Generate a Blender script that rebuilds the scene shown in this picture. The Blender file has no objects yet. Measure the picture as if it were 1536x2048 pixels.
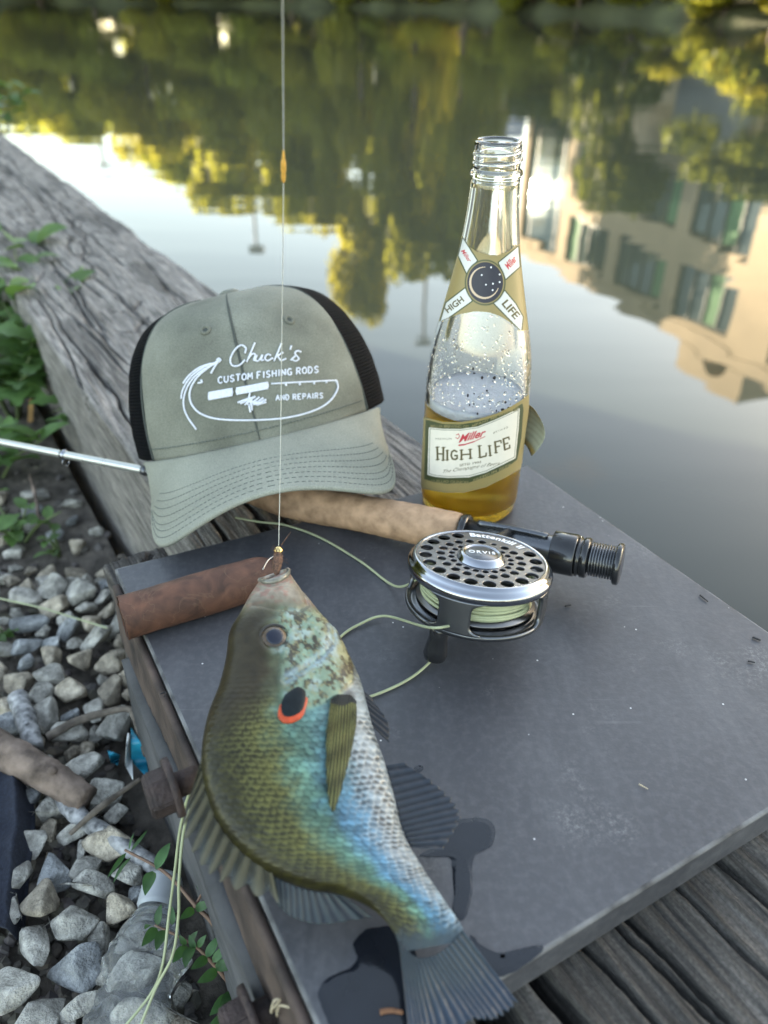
import bpy, bmesh, math, random
import numpy as np
from mathutils import Vector, Matrix, geometry
R_ = math.radians
random.seed(7); rng = np.random.default_rng(7)
sc = bpy.context.scene
COL = sc.collection

# ------------------------------------------------------------------ camera
CAM_H, PITCH, ROLL, FPX = 0.292, 34.2, 0.7, 1530.0      # metres above the steel plate, degrees, focal length in photo pixels
_p, _r = R_(PITCH), R_(ROLL)
cf = np.array([0, math.cos(_p), -math.sin(_p)])
_rt = np.array([1.0, 0, 0]); _up = np.cross(_rt, cf)
cR = math.cos(_r)*_rt + math.sin(_r)*_up
cU = -math.sin(_r)*_rt + math.cos(_r)*_up
cC = np.array([0, 0, CAM_H])
cam_d = bpy.data.cameras.new('camera'); cam = bpy.data.objects.new('camera', cam_d); COL.objects.link(cam)
cam.matrix_world = Matrix([[cR[i], cU[i], -cf[i], cC[i]] for i in range(3)] + [[0, 0, 0, 1]])
cam_d.sensor_fit = 'HORIZONTAL'; cam_d.sensor_width = 36.0; cam_d.lens = 36.0*FPX/1536.0
cam_d.clip_start = 0.01; cam_d.clip_end = 3000.0
cam_d.dof.use_dof = True; cam_d.dof.focus_distance = 0.40
cam_d.dof.aperture_fstop = (cam_d.lens/1000.0)/0.0042
cam_d.dof.aperture_blades = 7
sc.camera = cam

# ------------------------------------------------------------------ sky and sun (low evening sun, front left)
SUN_AZ, SUN_EL = -51.0, 11.4                              # azimuth from +Y towards +X
world = bpy.data.worlds.new('World'); sc.world = world; world.use_nodes = True
wn = world.node_tree; wn.nodes.clear()
def N(nt, t, **kw):
    n = nt.nodes.new(t)
    for k, v in kw.items(): setattr(n, k, v)
    return n
sky = N(wn, 'ShaderNodeTexSky', sky_type='NISHITA', sun_disc=False)
sky.sun_elevation = R_(SUN_EL); sky.sun_rotation = R_(-SUN_AZ)
sky.air_density = 1.0; sky.dust_density = 0.9; sky.ozone_density = 1.2; sky.altitude = 100
wtc = N(wn, 'ShaderNodeTexCoord')
wsep = N(wn, 'ShaderNodeSeparateXYZ'); wn.links.new(wtc.outputs['Generated'], wsep.inputs[0])
wz = N(wn, 'ShaderNodeMath', operation='MAXIMUM'); wn.links.new(wsep.outputs['Z'], wz.inputs[0]); wz.inputs[1].default_value = 0.05
wdiv = N(wn, 'ShaderNodeVectorMath', operation='DIVIDE'); wcmb = N(wn, 'ShaderNodeCombineXYZ')
for i in range(3): wn.links.new(wz.outputs[0], wcmb.inputs[i])
wn.links.new(wtc.outputs['Generated'], wdiv.inputs[0]); wn.links.new(wcmb.outputs[0], wdiv.inputs[1])
wno = N(wn, 'ShaderNodeTexNoise'); wno.inputs['Scale'].default_value = 2.6; wno.inputs['Detail'].default_value = 7; wno.inputs['Roughness'].default_value = 0.55
wn.links.new(wdiv.outputs[0], wno.inputs['Vector'])
wrp = N(wn, 'ShaderNodeValToRGB'); wrp.color_ramp.elements[0].position = 0.63; wrp.color_ramp.elements[1].position = 0.80
wn.links.new(wno.outputs[0], wrp.inputs[0])
wmx = N(wn, 'ShaderNodeMix', data_type='RGBA'); wmx.inputs[7].default_value = (3.4, 2.9, 2.5, 1)     # sunlit clouds
wml = N(wn, 'ShaderNodeMath', operation='MULTIPLY'); wml.inputs[1].default_value = 0.42
wn.links.new(wrp.outputs[0], wml.inputs[0]); wn.links.new(wml.outputs[0], wmx.inputs[0]); 
whs = N(wn, 'ShaderNodeHueSaturation'); whs.inputs['Saturation'].default_value = 0.80; wn.links.new(sky.outputs[0], whs.inputs['Color'])     # evening haze greys the blue
wtn = N(wn, 'ShaderNodeMix', data_type='RGBA', blend_type='MULTIPLY'); wtn.inputs[0].default_value = 1.0; wtn.inputs[7].default_value = (1.10, 1.0, 0.87, 1); wn.links.new(whs.outputs[0], wtn.inputs[6])
wn.links.new(wtn.outputs[2], wmx.inputs[6])
wbg = N(wn, 'ShaderNodeBackground'); wbg.inputs['Strength'].default_value = 0.11
wn.links.new(wmx.outputs[2], wbg.inputs['Color'])
wout = N(wn, 'ShaderNodeOutputWorld'); wn.links.new(wbg.outputs[0], wout.inputs[0])
sun_d = bpy.data.lights.new('sun', 'SUN'); sun = bpy.data.objects.new('sun', sun_d); COL.objects.link(sun)
sun_d.energy = 5.0; sun_d.angle = R_(0.53); sun_d.color = (1.0, 0.83, 0.60)
sdir = Vector((math.sin(R_(SUN_AZ))*math.cos(R_(SUN_EL)), math.cos(R_(SUN_AZ))*math.cos(R_(SUN_EL)), math.sin(R_(SUN_EL))))
sun.rotation_euler = sdir.to_track_quat('Z', 'Y').to_euler(); sun.location = (-6, 4, 9)
vs = sc.view_settings
vs.view_transform = 'Standard'; vs.look = 'None'; vs.gamma = 1.0; vs.use_curve_mapping = False; vs.exposure = 3.40
sc.render.engine = 'CYCLES'
cy = sc.cycles
cy.use_denoising = True; cy.caustics_reflective = False; cy.caustics_refractive = True
cy.max_bounces = 14; cy.diffuse_bounces = 5; cy.glossy_bounces = 6; cy.transmission_bounces = 12; cy.transparent_max_bounces = 16
cy.sample_clamp_indirect = 12.0; cy.blur_glossy = 0.3

# ------------------------------------------------------------------ helpers
def ray(x, y):
    d = cR*(x-768) - cU*(y-1024) + cf*FPX
    return d/np.linalg.norm(d)
def at(x, y, z=0.0):                                      # photo pixel -> point on the level z
    d = ray(x, y); return cC + d*((z-CAM_H)/d[2])
def topx(P):
    v = np.asarray(P, float)-cC; k = v@cf
    return np.stack([768+FPX*(v@cR)/k, 1024-FPX*(v@cU)/k], -1)
def lin(c):                                               # sRGB 0-255 -> linear
    c = np.asarray(c, float)/255.0
    return np.where(c <= 0.04045, c/12.92, ((c+0.055)/1.055)**2.4)
def lin4(c): return tuple(lin(c)) + (1.0,)
def smooth(a, b, x): 
    t = np.clip((np.asarray(x, float)-a)/(b-a), 0, 1); return t*t*(3-2*t)
def _hash(ix, iy, iz, seed):
    h = (ix*374761393 + iy*668265263 + iz*2147483647 + seed*974634777) & 0xFFFFFFFF
    h = ((h ^ (h >> 13))*1274126177) & 0xFFFFFFFF
    return ((h ^ (h >> 16)) & 0xFFFFFF)/float(0xFFFFFF)
def vnoise(P, seed=0):                                    # value noise, P (...,3) -> 0..1
    P = np.asarray(P, float); I = np.floor(P).astype(np.int64); f = P-I; f = f*f*(3-2*f)
    o = 0
    for dx in (0, 1):
        for dy in (0, 1):
            for dz in (0, 1):
                w = (f[..., 0] if dx else 1-f[..., 0])*(f[..., 1] if dy else 1-f[..., 1])*(f[..., 2] if dz else 1-f[..., 2])
                o = o + w*_hash(I[..., 0]+dx, I[..., 1]+dy, I[..., 2]+dz, seed)
    return o
def fbm(P, octv=4, seed=0):
    P = np.asarray(P, float); a, s, t = 0.5, 0, 0
    for k in range(octv):
        s = s + a*vnoise(P, seed+k); t += a; a *= 0.5; P = P*2.03
    return s/t
def catmull(pts, n):                                      # smooth open curve through pts
    P = np.asarray(pts, float); m = len(P)
    Q = np.vstack([2*P[0]-P[1], P, 2*P[-1]-P[-2]])
    u = np.linspace(0, m-1, n); i = np.minimum(u.astype(int), m-2); f = (u-i)[:, None]
    a, b, c, d = Q[i], Q[i+1], Q[i+2], Q[i+3]
    return 0.5*((2*b)+(c-a)*f+(2*a-5*b+4*c-d)*f**2+(3*b-a-3*c+d)*f**3)
def world_m(o):
    m = o.matrix_basis.copy()
    if o.parent: m = world_m(o.parent) @ o.matrix_parent_inverse @ m
    return m
def attach(o, parent):
    o.parent = parent; o.matrix_parent_inverse = world_m(parent).inverted()
def tag(o, label=None, cat=None, group=None, kind=None):
    if label: o['label'] = label
    if cat: o['category'] = cat
    if group: o['group'] = group
    if kind: o['kind'] = kind
    return o
def empty(name, loc, label=None, cat=None, group=None):
    o = bpy.data.objects.new(name, None); COL.objects.link(o); o.location = tuple(loc); o.empty_display_size = 0.02
    return tag(o, label, cat, group)
def link(name, me, mat=None, parent=None):
    o = bpy.data.objects.new(name, me); COL.objects.link(o)
    if mat is not None:
        for m in (mat if isinstance(mat, (list, tuple)) else [mat]): 
            if m.name not in [x.name for x in me.materials if x]: me.materials.append(m)
    if parent is not None: attach(o, parent)
    return o
def mesh(name, verts, faces, mat=None, parent=None, sm=True, colors=None, fmat=None, uv=None):
    me = bpy.data.meshes.new(name)
    V = np.asarray(verts, float)
    me.from_pydata(V.tolist() if len(V) else [], [], faces.tolist() if isinstance(faces, np.ndarray) else list(faces))
    if colors is not None:
        ca = me.color_attributes.new('Col', 'FLOAT_COLOR', 'POINT')
        c4 = np.ones((len(V), 4), np.float32); c4[:, :3] = np.asarray(colors)[:, :3]
        ca.data.foreach_set('color', c4.ravel())
    me.polygons.foreach_set('use_smooth', np.full(len(me.polygons), bool(sm)))
    if fmat is not None: me.polygons.foreach_set('material_index', np.asarray(fmat, np.int32))
    me.update()
    return link(name, me, mat, parent)
class MB:                                                 # collects simple shapes into one mesh
    def __init__(s): s.v = []; s.f = []; s.c = []
    def add(s, V, F, c=None):
        o = len(s.v); V = [tuple(map(float, p)) for p in V]; s.v += V; s.f += [tuple(int(i)+o for i in f) for f in F]
        s.c += [c if c is not None else (1, 1, 1)]*len(V); return s
    def build(s, name, mat, parent=None, sm=True, col=False):
        return mesh(name, s.v, s.f, mat, parent, sm, np.array(s.c) if col else None)
def frame(d):
    d = np.asarray(d, float); d = d/np.linalg.norm(d)
    a = np.array([0, 0, 1.0]) if abs(d[2]) < 0.9 else np.array([1.0, 0, 0])
    u = np.cross(a, d); u /= np.linalg.norm(u); return u, np.cross(d, u), d
def tube_geo(pts, rad, n=8, caps=True):
    P = np.asarray(pts, float); m = len(P); rad = np.broadcast_to(np.asarray(rad, float), (m,))
    T = np.gradient(P, axis=0); T /= np.linalg.norm(T, axis=1)[:, None]+1e-12
    u, _, _ = frame(T[0]); V = []
    for i in range(m):
        u = u-T[i]*(u@T[i]); u /= np.linalg.norm(u)+1e-12; w = np.cross(T[i], u)
        a = np.arange(n)*2*math.pi/n
        V.append(P[i]+rad[i]*(np.cos(a)[:, None]*u+np.sin(a)[:, None]*w))
    V = np.concatenate(V); F = []
    for i in range(m-1):
        for j in range(n):
            k = (j+1) % n; F.append((i*n+j, i*n+k, (i+1)*n+k, (i+1)*n+j))
    if caps: F.append(tuple(range(n))[::-1]); F.append(tuple(range((m-1)*n, m*n)))
    return V, F
def lathe_geo(prof, n=48, O=(0, 0, 0), ax=(0, 0, 1), closed=False, a0=0.0, a1=2*math.pi, xdir=None):
    # prof: list of (radius, height along ax)
    if xdir is None: u, w, d = frame(ax)
    else:
        d = np.asarray(ax, float); d = d/np.linalg.norm(d); u = np.asarray(xdir, float); u = u-d*(u@d); u /= np.linalg.norm(u); w = np.cross(d, u)
    O = np.asarray(O, float); full = abs(a1-a0-2*math.pi) < 1e-6; m = n if full else n+1
    a = a0+np.arange(m)*(a1-a0)/n; V = []; F = []
    for r, h in prof: V.append(O+d*h+r*(np.cos(a)[:, None]*u+np.sin(a)[:, None]*w))
    K = len(prof); V = np.concatenate(V)
    for i in range(K if closed else K-1):
        i2 = (i+1) % K
        for j in range(n):
            k = (j+1) % m; F.append((i*m+j, i*m+k, i2*m+k, i2*m+j))
    return V, F
def box_geo(c, sx, sy, sz, ux=(1, 0, 0), uy=(0, 1, 0), uz=(0, 0, 1)):
    c, ux, uy, uz = (np.asarray(q, float) for q in (c, ux, uy, uz))
    V = [c+ux*sx*i/2+uy*sy*j/2+uz*sz*k/2 for i in (-1, 1) for j in (-1, 1) for k in (-1, 1)]
    return V, [(0, 1, 3, 2), (4, 6, 7, 5), (0, 4, 5, 1), (2, 3, 7, 6), (0, 2, 6, 4), (1, 5, 7, 3)]
def grid_faces(nu, nw, wrap=False):
    F = []
    for i in range(nu-1):
        for j in range(nw if wrap else nw-1):
            k = (j+1) % nw; F.append((i*nw+j, i*nw+k, (i+1)*nw+k, (i+1)*nw+j))
    return F
def sheet(name, G, th, nrm, mat, parent, colors=None):    # grid of points -> thin closed sheet
    nu, nw, _ = G.shape; A = (G+nrm*th/2).reshape(-1, 3); B = (G-nrm*th/2).reshape(-1, 3); n = nu*nw
    F = grid_faces(nu, nw); F2 = [tuple(q+n for q in f[::-1]) for f in F]; E_ = []
    for i in range(nu-1):
        a, b = i*nw, (i+1)*nw; E_.append((a, b, b+n, a+n)); a, b = a+nw-1, b+nw-1; E_.append((b, a, a+n, b+n))
    for j in range(nw-1):
        E_.append((j+1, j, j+n, j+1+n)); a = (nu-1)*nw+j; E_.append((a, a+1, a+1+n, a+n))
    C = None if colors is None else np.vstack([colors.reshape(-1, 3)]*2)
    return mesh(name, np.vstack([A, B]), F+F2+E_, mat, parent, True, C)

# ------------------------------------------------------------------ materials
def setin(b, k, v):
    if k in b.inputs: b.inputs[k].default_value = v
def mat(name, base=(0.5, 0.5, 0.5), rough=0.6, metal=0.0, var=0.25, vs_=40.0, bump=0.0, bs=200.0, bdist=0.001, vcol=False, orand=0.0,
        stretch=None, trans=0.0, ior=1.45, coat=0.0, spec=0.5, alpha=1.0, base2=None, detail=5.0, rvar=0.1, translu=0.0, tcol=None, coords='Object', sss=0.0, speck=None):
    m = bpy.data.materials.new(name); m.use_nodes = True; nt = m.node_tree; nt.nodes.clear(); L = nt.links.new
    out = N(nt, 'ShaderNodeOutputMaterial'); b = N(nt, 'ShaderNodeBsdfPrincipled')
    tc = N(nt, 'ShaderNodeTexCoord'); src = tc.outputs[coords]
    if stretch:
        mp = N(nt, 'ShaderNodeMapping'); mp.inputs['Scale'].default_value = stretch[0]; mp.inputs['Rotation'].default_value = stretch[1]
        L(src, mp.inputs[0]); src = mp.outputs[0]
    no = N(nt, 'ShaderNodeTexNoise'); no.inputs['Scale'].default_value = vs_; no.inputs['Detail'].default_value = detail; L(src, no.inputs['Vector'])
    rp = N(nt, 'ShaderNodeValToRGB'); rp.color_ramp.elements[0].position = 0.3; rp.color_ramp.elements[1].position = 0.7
    L(no.outputs[0], rp.inputs[0])
    lo = tuple(c*(1-var) for c in base); hi = tuple(min(1, c*(1+var)) for c in (base2 or base))
    mx = N(nt, 'ShaderNodeMix', data_type='RGBA'); mx.inputs[6].default_value = lo+(1,); mx.inputs[7].default_value = hi+(1,); L(rp.outputs[0], mx.inputs[0])
    col = mx.outputs[2]
    if speck:
        ns = N(nt, 'ShaderNodeTexNoise'); ns.inputs['Scale'].default_value = speck[0]; ns.inputs['Detail'].default_value = 3; L(tc.outputs[coords], ns.inputs['Vector'])
        ms_ = N(nt, 'ShaderNodeMapRange'); ms_.inputs[1].default_value = 0.3; ms_.inputs[2].default_value = 0.7; ms_.inputs[3].default_value = 1-speck[1]; ms_.inputs[4].default_value = 1+speck[1]; L(ns.outputs[0], ms_.inputs[0])
        mm = N(nt, 'ShaderNodeMix', data_type='RGBA', blend_type='MULTIPLY'); mm.inputs[0].default_value = 1.0; L(col, mm.inputs[6]); L(ms_.outputs[0], mm.inputs[7]); col = mm.outputs[2]
    if vcol:
        at_ = N(nt, 'ShaderNodeAttribute', attribute_name='Col')
        m2 = N(nt, 'ShaderNodeMix', data_type='RGBA', blend_type='MULTIPLY'); m2.inputs[0].default_value = 1.0
        L(at_.outputs['Color'], m2.inputs[6]); L(col, m2.inputs[7]); col = m2.outputs[2]
    if orand:
        oi = N(nt, 'ShaderNodeObjectInfo'); hs = N(nt, 'ShaderNodeHueSaturation')
        mr = N(nt, 'ShaderNodeMapRange'); mr.inputs[3].default_value = 1-orand; mr.inputs[4].default_value = 1+orand
        L(oi.outputs['Random'], mr.inputs[0]); L(mr.outputs[0], hs.inputs['Value']); L(col, hs.inputs['Color']); col = hs.outputs[0]
    L(col, b.inputs['Base Color'])
    mr2 = N(nt, 'ShaderNodeMapRange'); mr2.inputs[3].default_value = max(0, rough-rvar*rough); mr2.inputs[4].default_value = min(1, rough+rvar*rough)
    L(no.outputs[0], mr2.inputs[0]); L(mr2.outputs[0], b.inputs['Roughness'])
    setin(b, 'Metallic', metal); setin(b, 'Alpha', alpha); setin(b, 'Transmission Weight', trans); setin(b, 'IOR', ior); setin(b, 'Coat Weight', coat); setin(b, 'Coat Roughness', 0.08); setin(b, 'Specular IOR Level', spec)
    if sss: setin(b, 'Subsurface Weight', sss); b.inputs['Subsurface Radius'].default_value = (0.004, 0.002, 0.001)
    if bump:
        n2 = N(nt, 'ShaderNodeTexNoise'); n2.inputs['Scale'].default_value = bs; n2.inputs['Detail'].default_value = 4; L(src, n2.inputs['Vector'])
        bp = N(nt, 'ShaderNodeBump'); bp.inputs['Strength'].default_value = bump; bp.inputs['Distance'].default_value = bdist
        L(n2.outputs[0], bp.inputs['Height']); L(bp.outputs[0], b.inputs['Normal'])
    sh = b.outputs[0]
    if translu:
        tr = N(nt, 'ShaderNodeBsdfTranslucent'); L(col, tr.inputs[0])
        if tcol: tr.inputs[0].default_value = tuple(tcol)+(1,); nt.links.remove(tr.inputs[0].links[0])
        ms = N(nt, 'ShaderNodeMixShader'); ms.inputs[0].default_value = translu; L(sh, ms.inputs[1]); L(tr.outputs[0], ms.inputs[2]); sh = ms.outputs[0]
    L(sh, out.inputs['Surface'])
    return m
# ================================================================== THE SETTING
WZ = -0.50                                                # water level
TD = np.array([0.537, -0.8436, 0.0]); TN = np.array([0.8436, 0.537, 0.0])     # along the quay timber (towards the camera) / towards the water
TO = np.array([-0.1857, 0.5037, 0.0])                     # a point of the timber's landward edge
# water
def make_water():
    m = bpy.data.materials.new('canal_water'); m.use_nodes = True; nt = m.node_tree; b = nt.nodes['Principled BSDF']; L = nt.links.new
    b.inputs['Base Color'].default_value = (0.018, 0.024, 0.020, 1); b.inputs['Roughness'].default_value = 0.02; setin(b, 'IOR', 1.32)
    tc = N(nt, 'ShaderNodeTexCoord')
    def noise(scale, sx, sy, det):
        mp = N(nt, 'ShaderNodeMapping'); mp.inputs['Scale'].default_value = (sx, sy, 1); L(tc.outputs['Object'], mp.inputs[0])
        n = N(nt, 'ShaderNodeTexNoise'); n.inputs['Scale'].default_value = scale; n.inputs['Detail'].default_value = det; L(mp.outputs[0], n.inputs['Vector']); return n
    n1 = noise(1.1, 0.6, 2.2, 2.0); n2 = noise(7.0, 0.5, 2.0, 1.5)
    # ripples gather in drifting patches
    pa = noise(0.16, 1.0, 1.0, 2.0); rp = N(nt, 'ShaderNodeValToRGB'); rp.color_ramp.elements[0].position = 0.46; rp.color_ramp.elements[1].position = 0.62; L(pa.outputs[0], rp.inputs[0])
    mu = N(nt, 'ShaderNodeMath', operation='MULTIPLY'); L(n2.outputs[0], mu.inputs[0]); L(rp.outputs[0], mu.inputs[1])
    b1 = N(nt, 'ShaderNodeBump'); b1.inputs['Strength'].default_value = 1.0; b1.inputs['Distance'].default_value = 0.0020; L(n1.outputs[0], b1.inputs['Height'])
    b2 = N(nt, 'ShaderNodeBump'); b2.inputs['Strength'].default_value = 1.0; b2.inputs['Distance'].default_value = 0.0014; L(mu.outputs[0], b2.inputs['Height'])
    L(b1.outputs[0], b2.inputs['Normal']); L(b2.outputs[0], b.inputs['Normal'])
    s = 900.0
    o = mesh('water', [(-s, -s, WZ), (s, -s, WZ), (s, s, WZ), (-s, s, WZ)], [(0, 1, 2, 3)], m, sm=False)
    tag(o, 'calm dark canal water mirroring trees and a beige building', kind='structure')
make_water()

# near bank: soil sheet, landward of the quay timber
GZ = -0.175
M_soil = mat('soil', (0.045, 0.038, 0.032), 0.95, var=0.5, vs_=60, bump=0.6, bs=160, bdist=0.004, base2=(0.09, 0.078, 0.066))
def bank_h(P):                                            # gentle rise away from the quay
    d = -((P[..., :2]-TO[:2])@TN[:2])
    return GZ + 0.055*smooth(0.05, 0.9, d) + 0.5*smooth(1.5, 9, d) + 0.05*smooth(0.5, 1.6, P[..., 1])
def make_bank():
    us = np.concatenate([np.linspace(-60, -4, 24), np.linspace(-3.8, 0.9, 190), np.linspace(1.0, 40, 24)])
    ws = np.concatenate([np.linspace(0.015, 1.4, 90), np.geomspace(1.45, 120, 26)])
    U, W = np.meshgrid(us, ws, indexing='ij'); P = TO+TD*U[..., None]-TN*W[..., None]
    z = bank_h(P); P[..., 2] = z + 0.016*(fbm(P*18, 4, 3)-0.5) + 0.006*(fbm(P*70, 2, 9)-0.5)
    o = mesh('gravel_bank', P.reshape(-1, 3), grid_faces(len(us), len(ws)), M_soil)
    return tag(o, 'dark soil bank strewn with pale broken stones beside the timber', kind='structure')
bank = make_bank()

# far bank
def far_edge(az):                                         # distance of the far waterline
    return np.interp(az, [-60, -40, -15, 0, 12, 24, 40, 60, 90], [95, 78, 62, 53, 43, 33, 26, 22, 20])
def polar(az, d): return np.array([math.sin(R_(az))*d, math.cos(R_(az))*d, 0.0])
M_bankfar = mat('far_bank_soil', (0.05, 0.055, 0.025), 0.9, var=0.5, vs_=0.5, bump=0.3, bs=3, bdist=0.1)
azs = np.linspace(-60, 100, 120); V = []
for a in azs:
    e = float(far_edge(a)) + 0.8*math.sin(a*1.7)+0.5*math.sin(a*4.1)
    for dd, zz in ((-0.4, WZ-0.3), (0.2, WZ+0.25), (2.0, WZ+0.9), (8.0, WZ+1.3), (60, WZ+1.6), (1200, WZ+2)):
        p = polar(a, e+dd); V.append((p[0], p[1], zz))
tag(mesh('far_bank', V, grid_faces(120, 6), M_bankfar), 'low grassy far bank of the canal', kind='structure')

# ---- trees
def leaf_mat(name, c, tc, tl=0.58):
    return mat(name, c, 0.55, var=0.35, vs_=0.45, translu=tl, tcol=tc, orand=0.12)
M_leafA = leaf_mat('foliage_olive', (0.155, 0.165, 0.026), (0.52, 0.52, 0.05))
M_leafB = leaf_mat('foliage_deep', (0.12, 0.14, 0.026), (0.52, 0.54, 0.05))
M_leafD = leaf_mat('foliage_shaded_green', (0.060, 0.085, 0.022), (0.15, 0.17, 0.022))  # darker leaf copy, toning down the sunlit right-hand trees by colour
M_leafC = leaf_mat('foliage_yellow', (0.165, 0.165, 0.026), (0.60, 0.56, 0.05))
M_bark = mat('bark', (0.09, 0.07, 0.05), 0.9, var=0.4, vs_=4, bump=0.5, bs=12, bdist=0.03)
def crown_mesh(seed, n, lobes, leaf):
    r = np.random.default_rng(seed); V = []; Fs = []
    w = np.array([l[3]*l[4]*l[5] for l in lobes])**0.67; w /= w.sum()
    which = r.choice(len(lobes), n, p=w); L_ = np.array(lobes)[which]
    d = r.normal(size=(n, 3)); d /= np.linalg.norm(d, axis=1)[:, None]
    rad = r.uniform(0.45, 1.0, n)**0.5*(0.8+0.45*vnoise(d*2.6+which[:, None]*7.1, seed))
    P = L_[:, :3]+d*L_[:, 3:6]*rad[:, None]
    nrm = d+r.normal(size=(n, 3))*0.8; nrm /= np.linalg.norm(nrm, axis=1)[:, None]
    a = r.normal(size=(n, 3)); u = np.cross(nrm, a); u /= np.linalg.norm(u, axis=1)[:, None]; v = np.cross(nrm, u)
    s = leaf*r.uniform(0.6, 1.4, n)[:, None]
    Q = np.stack([P-u*s, P-v*s*0.55, P+u*s, P+v*s*0.55], 1).reshape(-1, 3)
    F = np.arange(4*n).reshape(n, 4)
    me = bpy.data.meshes.new('crown'); me.from_pydata(Q.tolist(), [], F.tolist()); me.update(); return me
def rnd_lobes(seed, k=20):
    r = np.random.default_rng(seed); L_ = []
    for i in range(k):
        h = r.uniform(0.10, 0.92); w = 0.42*math.sin(math.pi*min(0.97, max(0.25, (h+0.12)/1.1)))**0.7
        a = r.uniform(0, 6.28); d = r.uniform(0.15, 0.9)*w
        L_.append((math.cos(a)*d, math.sin(a)*d, h, *(r.uniform(0.10, 0.19, 3)*np.array([1, 1, 0.8]))))
    return L_
CROWNS = [crown_mesh(20+i, 8500, rnd_lobes(40+i), 0.022) for i in range(4)]
def trunk_mesh(seed):
    r = np.random.default_rng(seed); mb = MB()
    P = catmull([(0, 0, -0.03), (0.01, 0, 0.2), (-0.01, 0.01, 0.45), (0.0, 0, 0.75)], 12); mb.add(*tube_geo(P, np.linspace(0.028, 0.008, 12), 8))
    for k in range(6):
        a = r.uniform(0, 6.28); h = r.uniform(0.25, 0.6); q = np.array([math.cos(a), math.sin(a), 0])
        P = catmull([np.array([0, 0, h]), np.array([0, 0, h+0.08])+q*0.1, np.array([0, 0, h+0.2])+q*0.24], 6); mb.add(*tube_geo(P, np.linspace(0.011, 0.003, 6), 6))
    me = bpy.data.meshes.new('trunk'); me.from_pydata(mb.v, [], mb.f); me.update(); me.polygons.foreach_set('use_smooth', [True]*len(me.polygons)); me.materials.append(M_bark); return me
TRUNKS = [trunk_mesh(60+i) for i in range(2)]
def tree(loc, h, wid, k, matl, label, cat='tree', group=None, name='tree', sz=1.0):
    e = empty(name, loc, label, cat, group)
    for nm, me in (('trunk', TRUNKS[k % 2]), ('crown', CROWNS[k % 4].copy() if matl.name not in [m.name for m in CROWNS[k % 4].materials] and len(CROWNS[k % 4].materials) else CROWNS[k % 4])):
        o = bpy.data.objects.new(nm, me); COL.objects.link(o); o.parent = e
        if nm == 'crown' and not len(me.materials): me.materials.append(matl)
        elif nm == 'crown' and me.materials[0].name != matl.name: me.materials[0] = matl
        o.scale = (wid, wid, h); o.rotation_euler = (0, 0, k*1.3)
    return e
TREES = [  # azimuth, extra distance beyond the waterline, height, width, crown, material, label
    (-44, 4, 9, 12, 0, M_leafB, 'low deep green tree at the far left end of the bank'),
    (-31, 3, 7.5, 11, 1, M_leafA, 'round olive tree left of the small yellowish tree'),
    (-25, 2.5, 7.0, 10, 2, M_leafC, 'small yellowish tree catching sun on the far bank'),
    (-20, 3, 8.0, 10, 3, M_leafA, 'olive tree right of the small yellowish tree'),
    (-15.5, 3, 10.5, 11, 0, M_leafC, 'broad yellow green tree with a low crown'),
    (-11, 4, 13.0, 12, 1, M_leafA, 'mid height olive tree next to the broad yellow green one'),
    (-6.5, 2, 14.0, 11, 2, M_leafA, 'mid height green tree just left of the tallest tree'),
    (-1.8, 0.3, 18.0, 8.6, 3, M_leafC, 'tallest yellow green tree reflected beside the bottle'),
    (-4.3, 0.3, 12.5, 7, 1, M_leafA, 'slim green tree squeezed in left of the tallest tree'),
    (1.6, 0.3, 17.0, 8, 0, M_leafA, 'tall olive tree reflected behind the bottle neck'),
    (4.7, 0.2, 14.0, 6.4, 1, M_leafA, 'narrow olive tree at the far end of the office block'),
    (9.3, 2, 4.4, 6, 2, M_leafD, 'young olive tree below the added glint glazing of the office block'),
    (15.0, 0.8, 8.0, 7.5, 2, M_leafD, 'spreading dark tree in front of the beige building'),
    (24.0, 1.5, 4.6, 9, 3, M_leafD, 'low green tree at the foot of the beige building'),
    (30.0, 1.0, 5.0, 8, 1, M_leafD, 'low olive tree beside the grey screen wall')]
for az, ex, h, w, k, m, lb in TREES:
    p = polar(az, float(far_edge(az))+ex); p[2] = WZ+0.9
    tree(p, h, w, k, m, lb, group=None)
for i, (az, h, lb) in enumerate(((-38, 11, 'dull green tree at the end of the second row'), (-28, 10, 'dull green tree behind the small yellowish tree'), (-22.5, 10, 'dull tree behind the gap by the short light mast'), (-13.5, 12, 'dull green tree behind the broad yellow green one'),
                                (-8.5, 12, 'low dull tree beside the light mast'), (-4, 10.5, 'low dull tree behind the gap left of the tallest tree'), (0.8, 9, 'low dull tree hidden behind the tallest tree'), (2.8, 13, 'dull tree shading the small brick house'))):
    p = polar(az, float(far_edge(az))+13+2*(i % 3)); p[2] = WZ+1.2
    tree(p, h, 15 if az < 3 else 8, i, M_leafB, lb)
for i, az in enumerate(np.linspace(-38, 38, 27)):         # shrubs along the far waterline
    e = float(far_edge(az)); p = polar(az+random.uniform(-.6, .6), e+random.uniform(0.3, 1.6)); p[2] = WZ+0.1
    tree(p, random.uniform(2.6, 4.6)*e/50, random.uniform(4.5, 6.5)*e/50, i, (M_leafA, M_leafB, M_leafC)[i % 3] if az < 8 else (M_leafA, M_leafC)[i % 2], 'leafy shrub overhanging the far waterline', 'shrub', 'shrubs along the far waterline', 'shrub')

for i, az in enumerate(np.linspace(-37, 1, 13)):
    p = polar(az+random.uniform(-.8, .8), float(far_edge(az))+random.uniform(5, 8)); p[2] = WZ+0.5
    tree(p, random.uniform(5.0, 6.5), random.uniform(7, 9), i+1, (M_leafB, M_leafA)[i % 2], 'rounded thicket standing behind the waterline shrubs', 'shrub', 'thickets behind the waterline shrubs', 'thicket')

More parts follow.
